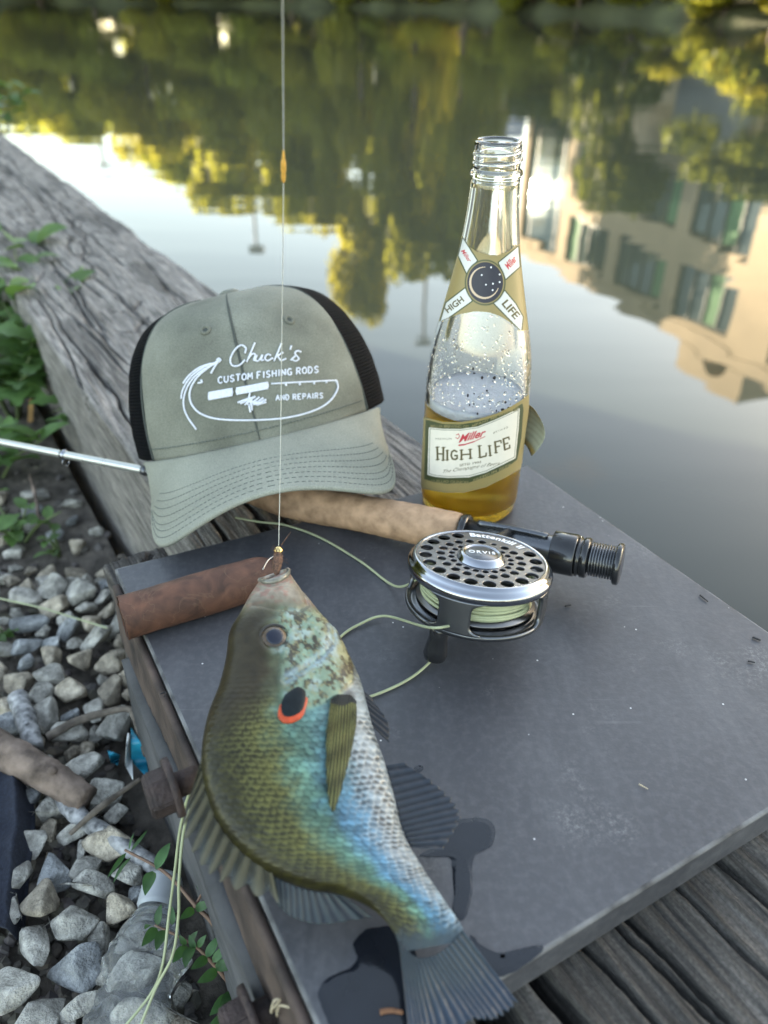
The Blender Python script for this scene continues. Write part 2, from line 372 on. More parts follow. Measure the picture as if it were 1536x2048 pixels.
# unseen bushes added up the near bank to keep the sun off the quay
SHADE_BUSH = crown_mesh(90, 9000, [(r_*math.cos(t_), r_*math.sin(t_), h_, 0.34, 0.34, 0.30) for t_, r_, h_ in ((0, 0, 0.35), (1, .3, .3), (2.6, .3, .45), (4, .32, .3), (5.2, .3, .6), (0.5, .1, .75))], 0.040)
SHADE_BUSH.materials.append(M_leafB)
for i, (d, off, h, lb) in enumerate(((5.0, -0.55, 2.3, 'unseen low bush added to shade the quay, farther from its edge'), (5.3, 0.55, 2.3, 'unseen bush added to shade the quay, nearer its edge'), (6.6, 0.0, 2.9, 'unseen taller bush added behind the two low shading bushes'))):
    s = np.array([math.sin(R_(SUN_AZ)), math.cos(R_(SUN_AZ)), 0]); q = np.array([s[1], -s[0], 0])
    p = s*d+q*off; p[2] = float(bank_h(p[None])[0])-0.1
    e = empty('bush', p, lb, 'bush', 'unseen shading bushes on the near bank'); o = bpy.data.objects.new('foliage', SHADE_BUSH); COL.objects.link(o); o.parent = e; o.scale = (2.2, 2.2, h); o.rotation_euler.z = i*2.0
    o = bpy.data.objects.new('stem', TRUNKS[0]); COL.objects.link(o); o.parent = e; o.scale = (1.5, 1.5, h)

# ---- the beige building (seen mirrored in the canal)
M_beige = mat('beige_render', (0.50, 0.41, 0.29), 0.85, var=0.10, vs_=0.6, bump=0.1, bs=6, bdist=0.02)
M_glass = mat('window_glass', (0.10, 0.13, 0.14), 0.006, metal=0.35, var=0.08, vs_=0.5, rvar=0.0)
M_glint = mat('glint_glass', (0.16, 0.20, 0.21), 0.030, metal=0.75, var=0.08, vs_=0.5, rvar=0.0)
M_gglass = mat('green_panel', (0.16, 0.30, 0.17), 0.6, var=0.12, vs_=0.5, spec=0.08)
M_frame = mat('window_frame', (0.10, 0.11, 0.11), 0.5, metal=0.3, var=0.1)
M_grey = mat('grey_siding', (0.26, 0.28, 0.31), 0.55, metal=0.3, var=0.12, vs_=0.7)
M_brick = mat('brick', (0.38, 0.20, 0.13), 0.85, var=0.2, vs_=1.0)
PL = np.array([8.9, 54.5]); PR = np.array([17.4, 32.0]); fd = (PR-PL)/np.linalg.norm(PR-PL); fn = np.array([fd[1], -fd[0]])    # along facade / outwards
if fn @ PL > 0: fn = -fn
BT = 14.0+WZ; BB = WZ+1.0; LEN = 42.0
d3 = np.array([*fd, 0]); n3 = np.array([*fn, 0]); z3 = np.array([0, 0, 1.0]); P0 = np.array([*PL, 0])
def fbox(u0, u1, z0, z1, n0, n1):                         # box on the facade: along u, height z, outwards n
    c = P0+d3*(u0+u1)/2+n3*(n0+n1)/2+z3*(z0+z1)/2; return box_geo(c, u1-u0, n1-n0, z1-z0, d3, n3, z3)
bld = empty('office_building', P0+z3*BB, 'long beige office block with rows of green and grey windows', 'building')
mb = MB(); mb.add(*fbox(0, LEN, BB-1.5, BT-0.8, -12, -0.35)); mb.build('wall', M_beige, bld, False)
mb = MB(); mb.add(*fbox(-0.1, LEN, BT-0.8, BT, -12, 0.06)); mb.build('parapet', M_beige, bld, False)
BAY = 5.2; rows = [(BT-3.7, BT-1.1), (BT-7.6, BT-5.0)]
for r0, r1 in [(BT-1.1, BT-0.8), (BT-5.0, BT-3.7), (BB+3.0, BT-7.6)]:
    mb = MB(); mb.add(*fbox(0 if r1 > BT-0.9 else 5.2, LEN, r0, r1, -0.35, -0.003)); mb.build('spandrel', M_beige, bld, False)
k = 0; u = 0.0
while u < LEN-1:
    if k == 0:                                            # all-glass end bay, made up to mirror the sun as a glint
        mb = MB().add(*fbox(0.0, 0.5, BB+3.0, BT-1.1, -0.35, 0.0)).build('pier', M_beige, bld, False)
        w0, w1, r0, r1 = 0.5, 5.2, BB+3.02, BT-1.12; mb = MB()
        XB = (0.5, 1.3, 4.4, 5.2)
        for x in XB: mb.add(*fbox(x-0.04, x+0.04, r0, r1, -0.33, -0.2))
        wdw = mb.build('window', M_frame, bld, False)
        for j in range(3): MB().add(*fbox(XB[j]+0.05, XB[j+1]-0.05, r0+0.01, r1-0.01, -0.30, -0.24)).build('pane', M_glint, wdw, False)
        u += BAY; k += 1; continue
    wide = 2.6 if k in (4,) else 1.0
    for r0, r1 in rows:
        mb = MB(); mb.add(*fbox(u, u+wide, r0, r1, -0.35, 0.0)); mb.build('pier', M_beige, bld, False)
        w0, w1 = u+wide, min(u+BAY+wide-1.0, LEN)
        mb = MB()
        for a, b_, c_, e_ in ((w0, w1, r0, r0+0.12), (w0, w1, r1-0.12, r1)): mb.add(*fbox(a, b_, c_, e_, -0.33, -0.16))
        n = 4
        for j in range(n+1):
            x = w0+(w1-w0)*j/n; mb.add(*fbox(x-0.05, x+0.05, r0+0.12, r1-0.12, -0.33, -0.14))
        wdw = mb.build('window', M_frame, bld, False)
        for j in range(n):
            x0 = w0+(w1-w0)*j/n+0.05; x1 = w0+(w1-w0)*(j+1)/n-0.05
            mb = MB(); mb.add(*fbox(x0, x1, r0+0.12, r1-0.12, -0.28, -0.25)); mb.build('pane', M_gglass if (j+k) % 4 == 1 else M_glass, wdw, False)
    u += BAY+wide-1.0; k += 1
mb = MB()                                                 # corrugated screen along the ground floor
nz = 150
for i in range(nz):
    x0 = 14+(LEN-14)*i/nz; mb.add(*fbox(x0, x0+(LEN-14)/nz*0.55, BB-0.5, BB+4.6, 0.05, 0.18))
mb.add(*fbox(14, LEN, BB-0.5, BB+4.6, -0.003, 0.05)); mb.build('corrugated_screen', M_grey, bld, False)
# roof house with an arched notch
def roof_house():
    u0 = 18.0; prof = [(0, 0), (0, 1.35), (4.6, 1.35), (4.6, 0), (3.6, 0)]
    for t in np.linspace(0, math.pi, 13): prof.append((2.6+0.85*math.cos(t), 0.85*math.sin(t)))
    prof.append((1.7, 0)); n = len(prof); V = []; 
    for nn in (0.1, -3.2):
        for a, h in prof: V.append(P0+d3*(u0+a)+n3*nn+z3*(BT+h))
    F = [tuple(range(n))[::-1], tuple(range(n, 2*n))]+[(i, (i+1) % n, (i+1) % n+n, i+n) for i in range(n)]
    mesh('roof_house', V, F, M_beige, bld, False)
roof_house()
# a brick house between the trees, light masts
def far_house(az, d, w, h, label):
    c = polar(az, d); q = np.array([math.cos(R_(az)), -math.sin(R_(az)), 0]); f = np.array([math.sin(R_(az)), math.cos(R_(az)), 0]); z0 = WZ+1.2
    e = empty('brick_house', c+z3*z0, label, 'house'); mb = MB(); mb.add(*box_geo(c+z3*(z0+h/2), w, 8, h, q, f, z3)); mb.build('wall', M_brick, e, False)
    V = [c+q*sx*(w/2+0.4)+f*sy*4.4+z3*(z0+h) for sx in (-1, 1) for sy in (-1, 1)]+[c+q*sx*(w/2+0.4)+z3*(z0+h+2.4) for sx in (-1, 1)]
    mesh('roof', V, [(0, 4, 5, 2), (1, 3, 5, 4), (0, 1, 4), (2, 5, 3), (0, 2, 3, 1)], M_grey, e, False)
    for i in range(3):
        for j in range(2):
            cc = c+q*(w*(i-1)/3.2)-f*4.02+z3*(z0+1.6+j*2.9)
            fr = MB().add(*box_geo(cc, 1.3, 0.1, 1.6, q, f, z3)).build('window', M_frame, e, False)
            MB().add(*box_geo(cc-f*0.05, 1.1, 0.06, 1.4, q, f, z3)).build('pane', M_glass, fr, False)
far_house(5.2, 74, 9, 6.2, 'small brick house behind the trees, left of the office block')
M_mast = mat('mast_metal', (0.30, 0.31, 0.32), 0.5, metal=0.6, var=0.1)
for az, d, h, lb in ((2.9, 62, 23.5, 'tall grey light mast reflected left of the bottle'), (-9.5, 70, 18.0, 'grey light mast reflected above the cap'), (-19.0, 72, 11.5, 'short light mast reflected near the quay timber')):
    p = polar(az, d); e = empty('light_mast', p+z3*(WZ+1), lb, 'mast')
    MB().add(*tube_geo([p+z3*(WZ+1), p+z3*(WZ+h)], [0.22, 0.12], 8)).build('pole', M_mast, e)
    MB().add(*box_geo(p+z3*(WZ+h), 1.3, 0.4, 0.3)).build('lamp_head', M_mast, e, False)
# ================================================================== QUAY: timbers, steel plate, bolts
M_wood = mat('weathered_wood', (0.085, 0.079, 0.072), 0.85, var=0.55, vs_=34, base2=(0.21, 0.195, 0.178), bump=0.9, bs=150, bdist=0.0016, stretch=((0.7, 10.0, 10.0), (0, 0, 0)), detail=9, vcol=True, speck=(700, 0.38))
M_rotten = mat('dark_wood', (0.030, 0.027, 0.025), 0.9, var=0.5, vs_=20, base2=(0.075, 0.068, 0.062), bump=0.8, bs=90, bdist=0.003, stretch=((1.0, 7.0, 7.0), (0, 0, 0)), detail=8, speck=(600, 0.4))
def seg_dist(P, a, b):
    a, b = np.asarray(a, float), np.asarray(b, float); d = b-a; t = np.clip(((P-a)@d)/(d@d+1e-12), 0, 1)
    return np.linalg.norm(P-(a+t[..., None]*d), axis=-1)
def poly_dist(P, pts):
    return np.min([seg_dist(P, pts[i], pts[i+1]) for i in range(len(pts)-1)], axis=0)
def wood_relief(U, W, seed, amp=1.0):                     # grain, knots and drying cracks: metres along / across
    wob = 0.012*(fbm(np.stack([U*3.1, W*6, U*0], -1), 3, seed)-0.5)
    g = fbm(np.stack([U*7, (W+wob)*150, U*0+1], -1), 4, seed+1)-0.5
    g2 = fbm(np.stack([U*16, (W+wob)*420, U*0+2], -1), 3, seed+4)-0.5; rg = np.abs(vnoise(np.stack([U*4+0.3, (W+wob)*230, U*0+6], -1), seed+6)-0.5)*2; g = g-0.30*(1-smooth(0.0, 0.12, rg))
    big = fbm(np.stack([U*5, W*16, U*0+3], -1), 3, seed+8)-0.5
    return amp*(0.0019*g+0.0018*g2+0.0024*big)
def timber(name, o0, u0, u1, w, z, hgt, nu, nw, seed, matl, label, cracks, dens=1.0, amp=1.0):
    us = np.linspace(u0, u1, nu) if dens == 1.0 else u0+(u1-u0)*(np.linspace(0, 1, nu)**dens)
    r = 0.004; ns = 14
    # cross section: down the land side, over the top, down the water side
    sec = [(0.0, -hgt*(1-i/ns)) for i in range(ns)]+[(r*(1-math.cos(t)), -r*(1-math.sin(t))) for t in np.linspace(0, math.pi/2, 5)]
    sec += [(x, 0.0) for x in np.linspace(r, w-r, nw)[1:-1]]
    sec += [(w-r*(1-math.sin(t)), -r*(1-math.cos(t))) for t in np.linspace(0, math.pi/2, 5)]+[(w, -hgt*(i+1)/ns) for i in range(ns)]
    sec = np.array(sec); nsn = np.gradient(sec, axis=0); nsn = np.stack([-nsn[:, 1], nsn[:, 0]], 1); nsn /= np.linalg.norm(nsn, axis=1)[:, None]
    arc = np.concatenate([[0], np.cumsum(np.linalg.norm(np.diff(sec, axis=0), axis=1))])
    U, S = np.meshgrid(us, arc, indexing='ij')
    h = wood_relief(U, S, seed, amp)
    X = np.broadcast_to(sec[:, 0], U.shape); Q = np.stack([U, X], -1)
    topm = smooth(-0.012, -0.002, np.broadcast_to(sec[:, 1], U.shape))
    for pts, wd, dp in cracks:
        jit = 0.006*(fbm(np.stack([U*25, X*25, U*0+5], -1), 3, seed+31)-0.5)
        d = poly_dist(Q+jit[..., None], pts); h = h-dp*topm*(1-smooth(wd*0.15, wd, d))
    # worn edges
    edge = np.exp(-((X-0.0)/0.02)**2)+np.exp(-((X-w)/0.02)**2); h = h-edge*0.006*np.clip(fbm(np.stack([U*9, X*3, U*0+9], -1), 3, seed+17)-0.45, 0, 1)*3
    P = o0+TD*U[..., None]+TN*(X+nsn[:, 0]*h)[..., None]; P[..., 2] = z+sec[:, 1]+nsn[:, 1]*h
    n, m = U.shape; F = grid_faces(n, m)+[tuple(range(m))[::-1], tuple(range((n-1)*m, n*m))]
    a = math.atan2(TD[1], TD[0]); Rm = np.array([[math.cos(a), -math.sin(a), 0], [math.sin(a), math.cos(a), 0], [0, 0, 1]])
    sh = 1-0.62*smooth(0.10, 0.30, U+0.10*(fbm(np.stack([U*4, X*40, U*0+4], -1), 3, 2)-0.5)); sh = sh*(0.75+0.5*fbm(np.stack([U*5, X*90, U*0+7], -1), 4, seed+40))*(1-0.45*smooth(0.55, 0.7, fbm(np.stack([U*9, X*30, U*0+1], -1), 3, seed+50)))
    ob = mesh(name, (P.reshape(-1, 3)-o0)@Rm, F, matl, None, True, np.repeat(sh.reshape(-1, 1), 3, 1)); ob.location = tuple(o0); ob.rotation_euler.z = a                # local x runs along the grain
    return ob, P
TZ = -0.024
def timber_cracks(seed, u0, u1, w):
    r = np.random.default_rng(seed); C = []
    for k in range(60):
        u = r.uniform(u0, u1); x = r.uniform(0.02, w-0.02); L_ = r.uniform(0.12, 0.5); q = [(u, x)]
        for j in range(5): u += L_/5; x += r.normal()*0.005; q.append((u, x))
        C.append((q, r.uniform(0.0008, 0.0026), r.uniform(0.004, 0.012)))
    for k in range(30):                                   # checks across the grain
        u = r.uniform(u0, u1*0.6+0.1); x = r.uniform(0.0, max(0.005, w-0.07)); C.append(([(u, x), (u+r.uniform(-.02, .02), x+0.02), (u+r.uniform(-.03, .03), x+r.uniform(.03, .055))], r.uniform(0.0018, 0.003), 0.006))
    return C
cr = timber_cracks(5, -1.9, 0.1, 0.218)
cr += [([(0.35, 0.012), (0.40, 0.017), (0.44, 0.016), (0.50, 0.022), (0.62, 0.014)], 0.0050, 0.022), ([(0.36, 0.055), (0.46, 0.066), (0.60, 0.075)], 0.0018, 0.010), ([(0.34, 0.105), (0.46, 0.118), (0.62, 0.13)], 0.0026, 0.012),
       ([(0.33, 0.15), (0.45, 0.160), (0.60, 0.166)], 0.0018, 0.010), ([(0.34, 0.035), (0.44, 0.040), (0.56, 0.050)], 0.0016, 0.007), ([(0.32, 0.085), (0.44, 0.092), (0.56, 0.098)], 0.0016, 0.007), ([(0.30, 0.185), (0.42, 0.19), (0.56, 0.2)], 0.002, 0.008)]
t1, _ = timber('quay_timber', TO, -2.9, 0.75, 0.218, TZ, 0.36, 900, 210, 11, M_wood, '', cr)
tag(t1, 'long weathered grey timber with deep cracks along the water edge', 'timber')
LO = TO-TN*0.062                                          # the darker rail on the land side, under the plate
t2, _ = timber('quay_rail', TO-TN*0.058, 0.085, 0.60, 0.046, TZ-0.002, 0.24, 240, 30, 23, M_rotten, '', timber_cracks(9, 0.1, 0.6, 0.05), amp=1.6)
tag(t2, 'dark rotten wooden rail under the plate, beside the weathered timber', 'rail')

# ---- steel plate with a rusty flange
def plate_mat():
    m = bpy.data.materials.new('painted_steel'); m.use_nodes = True; nt = m.node_tree; b = nt.nodes['Principled BSDF']; L = nt.links.new
    tc = N(nt, 'ShaderNodeTexCoord'); o = tc.outputs['Object']
    def nz(scale, det=6, rough=0.6, mp=None):
        n = N(nt, 'ShaderNodeTexNoise'); n.inputs['Scale'].default_value = scale; n.inputs['Detail'].default_value = det; n.inputs['Roughness'].default_value = rough
        if mp:
            q = N(nt, 'ShaderNodeMapping'); q.inputs['Scale'].default_value = mp[0]; q.inputs['Rotation'].default_value = mp[1]; L(o, q.inputs[0]); L(q.outputs[0], n.inputs['Vector'])
        else: L(o, n.inputs['Vector'])
        return n.outputs[0]
    def ramp(x, a, b_, c0=(0, 0, 0, 1), c1=(1, 1, 1, 1)):
        r = N(nt, 'ShaderNodeValToRGB'); r.color_ramp.elements[0].position = a; r.color_ramp.elements[1].position = b_; r.color_ramp.elements[0].color = c0; r.color_ramp.elements[1].color = c1; L(x, r.inputs[0]); return r.outputs[0]
    def mix(f, a, c, bt='MIX'):
        x = N(nt, 'ShaderNodeMix', data_type='RGBA', blend_type=bt)
        if isinstance(f, float): x.inputs[0].default_value = f
        else: L(f, x.inputs[0])
        for s, v in ((6, a), (7, c)):
            if isinstance(v, tuple): x.inputs[s].default_value = v
            else: L(v, x.inputs[s])
        return x.outputs[2]
    def mul(a, c):
        x = N(nt, 'ShaderNodeMath', operation='MULTIPLY')
        for i, v in enumerate((a, c)):
            if isinstance(v, float): x.inputs[i].default_value = v
            else: L(v, x.inputs[i])
        return x.outputs[0]
    c = mix(ramp(nz(9), 0.3, 0.7), (0.036, 0.038, 0.045, 1), (0.060, 0.062, 0.071, 1))
    c = mix(mul(ramp(nz(260, 3), 0.45, 0.75), 0.35), c, (0.12, 0.12, 0.13, 1))                                   # fine grain
    c = mix(mul(ramp(nz(30, 8, 0.7, ((1, 0.22, 1), (0, 0, 0.5))), 0.50, 0.72), 0.30), c, (0.16, 0.16, 0.17, 1))        # wiped dust streaks
    patch = mul(ramp(nz(16, 3), 0.56, 0.72), ramp(nz(420, 4, 0.8), 0.48, 0.66)); c = mix(mul(patch, 0.55), c, (0.32, 0.32, 0.32, 1))    # chalky scuffs
    c = mix(mul(ramp(nz(3.2, 6, 0.65), 0.42, 0.66), 0.55), c, (0.034, 0.036, 0.044, 1))                                # broad stains
    for k, (rot, sc_, amt) in enumerate(((0.4, (3, 150, 1), 0.30), (-0.9, (4, 190, 1), 0.22), (1.25, (2.5, 130, 1), 0.22))):        # scratches
        s1 = nz(1.0, 2, 0.4, (sc_, (0, 0, rot))); gate_ = ramp(nz(7+3*k, 2), 0.52, 0.62)
        c = mix(mul(mul(ramp(s1, 0.735, 0.76), gate_), amt), c, (0.30, 0.30, 0.31, 1))
    v = N(nt, 'ShaderNodeTexVoronoi'); v.inputs['Scale'].default_value = 170.0; L(o, v.inputs['Vector'])
    v2 = N(nt, 'ShaderNodeTexVoronoi'); v2.inputs['Scale'].default_value = 75.0; L(o, v2.inputs['Vector'])
    sp = ramp(v.outputs['Distance'], 0.05, 0.10, (1, 1, 1, 1), (0, 0, 0, 1)); gate = N(nt, 'ShaderNodeMath', operation='GREATER_THAN'); gate.inputs[1].default_value = 0.94
    sr = N(nt, 'ShaderNodeSeparateColor'); L(v.outputs['Color'], sr.inputs[0]); L(sr.outputs[0], gate.inputs[0])
    c = mix(mul(mul(sp, gate.outputs[0]), 0.8), c, (0.70, 0.70, 0.70, 1))                                      # tiny white specks
    sp2 = ramp(v2.outputs['Distance'], 0.03, 0.06, (1, 1, 1, 1), (0, 0, 0, 1)); g2 = N(nt, 'ShaderNodeMath', operation='GREATER_THAN'); g2.inputs[1].default_value = 0.93
    sr2 = N(nt, 'ShaderNodeSeparateColor'); L(v2.outputs['Color'], sr2.inputs[0]); L(sr2.outputs[1], g2.inputs[0])
    c = mix(mul(sp2, g2.outputs[0]), c, (0.8, 0.8, 0.78, 1))
    L(c, b.inputs['Base Color'])
    rr = N(nt, 'ShaderNodeMapRange'); rr.inputs[3].default_value = 0.42; rr.inputs[4].default_value = 0.62; L(nz(22), rr.inputs[0]); L(rr.outputs[0], b.inputs['Roughness'])
    bp = N(nt, 'ShaderNodeBump'); bp.inputs['Strength'].default_value = 0.25; bp.inputs['Distance'].default_value = 0.0006; L(nz(380, 4), bp.inputs['Height']); L(bp.outputs[0], b.inputs['Normal'])
    return m
M_plate = plate_mat()
M_rust = mat('rusty_steel', (0.034, 0.025, 0.022), 0.8, var=0.5, vs_=45, base2=(0.062, 0.044, 0.036), bump=0.5, bs=220, bdist=0.001)
M_rustd = mat('rusty_bolt', (0.020, 0.014, 0.014), 0.75, var=0.5, vs_=90, base2=(0.042, 0.029, 0.027), bump=0.9, bs=420, bdist=0.0012)
M_edge = mat('scuffed_edge', (0.05, 0.05, 0.055), 0.6, var=0.5, vs_=70, base2=(0.11, 0.11, 0.112), bump=0.3, bs=400)
PA, PB, PD, PC = at(228, 1137), at(1055, 930), at(1810, 1451), at(680, 2160)
plate_e = empty('steel_plate', (PA+PB+PC+PD)/4+np.array([0, 0, -0.022]), 'dark grey painted steel plate with a rusty side flange', 'plate')
def make_plate():
    bm = bmesh.new(); q = [PA, PB, PD, PC]
    top = [bm.verts.new(p) for p in q]; bot = [bm.verts.new(p+np.array([0, 0, -0.020])) for p in q]
    bm.faces.new(top[::-1]); bm.faces.new(bot)
    for i in range(4): bm.faces.new((top[i], top[(i+1) % 4], bot[(i+1) % 4], bot[i]))
    bmesh.ops.bevel(bm, geom=[e for e in bm.edges], offset=0.0016, segments=3, profile=0.6, affect='EDGES')
    bmesh.ops.recalc_face_normals(bm, faces=bm.faces)
    for f in bm.faces: f.material_index = 1 if f.calc_area() < 0.002 else 0
    me = bpy.data.meshes.new('plate_top'); bm.to_mesh(me); bm.free(); me.polygons.foreach_set('use_smooth', [False]*len(me.polygons))
    link('plate_top', me, [M_plate, M_edge], plate_e)
    # flange hanging from the landward edge, slightly buckled
    e = (PC-PA)/np.linalg.norm(PC-PA); o = np.cross(np.array([0, 0, 1.0]), e); o = o if o@(PA-PB) > 0 else -o
    L_ = np.linalg.norm(PC-PA); nu, nw = 120, 16; G = np.zeros((nu, nw, 3))
    for i, u in enumerate(np.linspace(0.012, L_-0.002, nu)):
        for j, t in enumerate(np.linspace(0, 1, nw)):
            cut = 0.036+0.003*math.sin(u*40)+0.003*random.random()*(t > .9)
            G[i, j] = PA+e*u+o*(0.0025+0.002*t**1.5+0.001*math.sin(u*31)*t)+np.array([0, 0, -0.003-cut*t])
    sheet('flange', G, 0.004, o, M_rust, plate_e)
    return e, o
PE, PO = make_plate()
# lower board behind the flange, carrying the bolts
M_board = mat('grey_board', (0.040, 0.042, 0.046), 0.8, var=0.4, vs_=20, base2=(0.075, 0.075, 0.08), bump=0.5, bs=120, bdist=0.002)
L_ = np.linalg.norm(PC-PA); G = np.zeros((90, 14, 3))
for i, u in enumerate(np.linspace(0.035, L_+0.06, 90)):
    for j, t in enumerate(np.linspace(0, 1, 14)): G[i, j] = PA+PE*u+PO*(0.004+0.004*fbm(np.array([u*30, t*3, 0.]), 2, 3))+np.array([0, 0, -0.041-0.16*t])
tag(sheet('side_board', G, 0.012, PO, M_board, None), 'dark grey board below the rusty flange, above the stones', 'board')
def bolt(px, py, z, r, label):
    # where the pixel ray meets the board's face
    d = ray(px, py); q = PA+PO*0.0142; t = ((q-cC)@PO)/(d@PO); c = cC+d*t
    e = empty('hex_bolt', c, label, 'bolt', 'rusty hex bolts'); mb = MB(); n = 28
    w = lathe_geo([(0, 0.003), (r*1.35, 0.003), (r*1.42, 0.002), (r*1.42, 0.0), (0, 0.0)], n, c, PO); mb.add(*w); mb.build('washer', M_rustd, e)
    prof = []
    bm = bmesh.new(); u, v_, _ = frame(PO); ring = []
    for h, s in ((0.002, 1.0), (0.0105, 1.0), (0.0125, 0.90)):
        ring.append([bm.verts.new(c+PO*h+r*s*1.12*(math.cos(a)*u+math.sin(a)*v_)) for a in [k*math.pi/3+0.3 for k in range(6)]])
    bm.faces.new(ring[0][::-1]); bm.faces.new(ring[2])
    for a in range(2):
        for k in range(6): bm.faces.new((ring[a][k], ring[a][(k+1) % 6], ring[a+1][(k+1) % 6], ring[a+1][k]))
    bmesh.ops.bevel(bm, geom=list(bm.edges), offset=0.0008, segments=2, affect='EDGES'); bmesh.ops.recalc_face_normals(bm, faces=bm.faces)
    me = bpy.data.meshes.new('head'); bm.to_mesh(me); bm.free(); link('head', me, M_rustd, e)
    MB().add(*tube_geo([c-PO*0.010, c+PO*0.002], r*0.6, 16)).build('shank', M_rustd, e)
bolt(352, 1572, 0, 0.0092, 'rusty hex bolt near the blue wrapper')
bolt(510, 2036, 0, 0.0092, 'rusty hex bolt below the leafy weed')

# ---- wet patches on the plate
M_wet = mat('wet_film', (0.010, 0.012, 0.017), 0.09, var=0.15, vs_=60, spec=0.5, bump=0.06, bs=300, rvar=0.3)
def wet(name, poly, label, grow=0.0):
    P = np.array(poly+[poly[0]], float); n = 140; s = catmull(P, n)[:-1]; 
    th = np.arctan2(*(s-s.mean(0)).T); s = s+(fbm(np.stack([s[:, 0]/22, s[:, 1]/22, s[:, 0]*0], -1), 3, 4)[:, None]-0.5)*9*np.stack([np.sin(th), np.cos(th)], 1)
    a = np.array([at(x, y, 0.0) for x, y in s]); c0 = a.mean(0); V = []
    k = len(a)
    r0 = a+np.array([0, 0, 0.0002]); r1 = a+(c0-a)/np.linalg.norm(c0-a, axis=1)[:, None]*0.0022+np.array([0, 0, 0.00040])
    V = np.vstack([r0, r1]); F = [(i, (i+1) % k, (i+1) % k+k, i+k) for i in range(k)]+[tuple(range(k, 2*k))]
    bm = bmesh.new(); vs_ = [bm.verts.new(p) for p in V]; 
    for f in F: bm.faces.new([vs_[i] for i in f])
    bmesh.ops.triangulate(bm, faces=[f for f in bm.faces if len(f.verts) > 4]); bmesh.ops.recalc_face_normals(bm, faces=bm.faces)
    me = bpy.data.meshes.new(name); bm.to_mesh(me); bm.free(); o = link(name, me, M_wet)
    return tag(o, label, 'puddle', 'wet patches left by the fish')
wet('wet_patch', [(880, 1690), (900, 1650), (925, 1640), (965, 1636), (990, 1655), (985, 1690), (950, 1712), (945, 1770), (940, 1810), (925, 1840), (905, 1830), (908, 1790), (905, 1740), (895, 1712), (840, 1712)], 'long wet streak on the plate right of the anal fin')
wet('wet_patch', [(720, 1870), (745, 1855), (800, 1860), (840, 1930), (860, 2050), (800, 2110), (690, 2085), (640, 2010), (640, 1980), (655, 1958), (700, 1935), (715, 1915), (706, 1890)], 'broad dark puddle on the plate left of the tail fin')
wet('wet_patch', [(940, 1870), (950, 1885), (990, 1905), (1040, 1898), (1082, 1890), (1080, 1908), (1020, 1948), (990, 1950), (950, 1920)], 'wet strip on the plate along its near edge')
wet('wet_patch', [(826, 1540), (836, 1532), (845, 1536), (838, 1545), (826, 1547)], 'small water drop on the plate above the anal fin')
# ================================================================== THE BANK: stones, sticks, litter, weeds
def stone_mesh(seed):
    r = np.random.default_rng(seed); bm = bmesh.new()
    n = r.integers(11, 17); d = r.normal(size=(n, 3)); d /= np.linalg.norm(d, axis=1)[:, None]
    P = d*np.array([1.0, r.uniform(0.65, 0.9), r.uniform(0.45, 0.7)])*r.uniform(0.82, 1.05, (n, 1))
    for p in P: bm.verts.new(p)
    bmesh.ops.convex_hull(bm, input=bm.verts); 
    for v in [v for v in bm.verts if not v.link_faces]: bm.verts.remove(v)
    bmesh.ops.dissolve_limit(bm, angle_limit=R_(14), verts=bm.verts, edges=bm.edges)
    bmesh.ops.bevel(bm, geom=list(bm.edges), offset=0.075, segments=2, profile=0.6, affect='EDGES')
    bmesh.ops.triangulate(bm, faces=bm.faces); bmesh.ops.subdivide_edges(bm, edges=[e for e in bm.edges if e.calc_length() > 0.25], cuts=2, use_grid_fill=True); bmesh.ops.triangulate(bm, faces=bm.faces)
    bmesh.ops.smooth_vert(bm, verts=bm.verts, factor=0.10, use_axis_x=True, use_axis_y=True, use_axis_z=True); bmesh.ops.recalc_face_normals(bm, faces=bm.faces)
    co = np.array([v.co[:] for v in bm.verts]); dn = 1+0.16*(fbm(co*2.2+seed, 4, 3)-0.5)+0.05*(fbm(co*7+seed, 2, 5)-0.5)
    for v, q in zip(bm.verts, dn): v.co *= float(q)
    me = bpy.data.meshes.new('stone'); bm.to_mesh(me); bm.free(); me.polygons.foreach_set('use_smooth', [True]*len(me.polygons)); return me
def stone_mat(name, a, b):
    return mat(name, a, 0.88, var=0.38, vs_=2.2, base2=b, bump=1.0, bs=9, bdist=0.0022, orand=0.28, detail=10, speck=(26, 0.22))
M_st = [stone_mat('stone_grey', (0.24, 0.23, 0.205), (0.40, 0.385, 0.345)), stone_mat('stone_tan', (0.25, 0.215, 0.165), (0.38, 0.335, 0.265)), stone_mat('stone_blue', (0.17, 0.18, 0.185), (0.28, 0.29, 0.295))]
STONES = []
for k in range(15):
    me = stone_mesh(300+k); me.materials.append(M_st[(0, 1, 0, 0, 1, 0, 2)[k % 7]]); STONES.append(me)
def put_stone(p, s, k, rot):
    o = bpy.data.objects.new('stone', STONES[k % 15]); COL.objects.link(o); o.location = tuple(p); o.scale = (s, s, s); o.rotation_euler = rot; attach(o, bank); return o
r = np.random.default_rng(12); placed = []
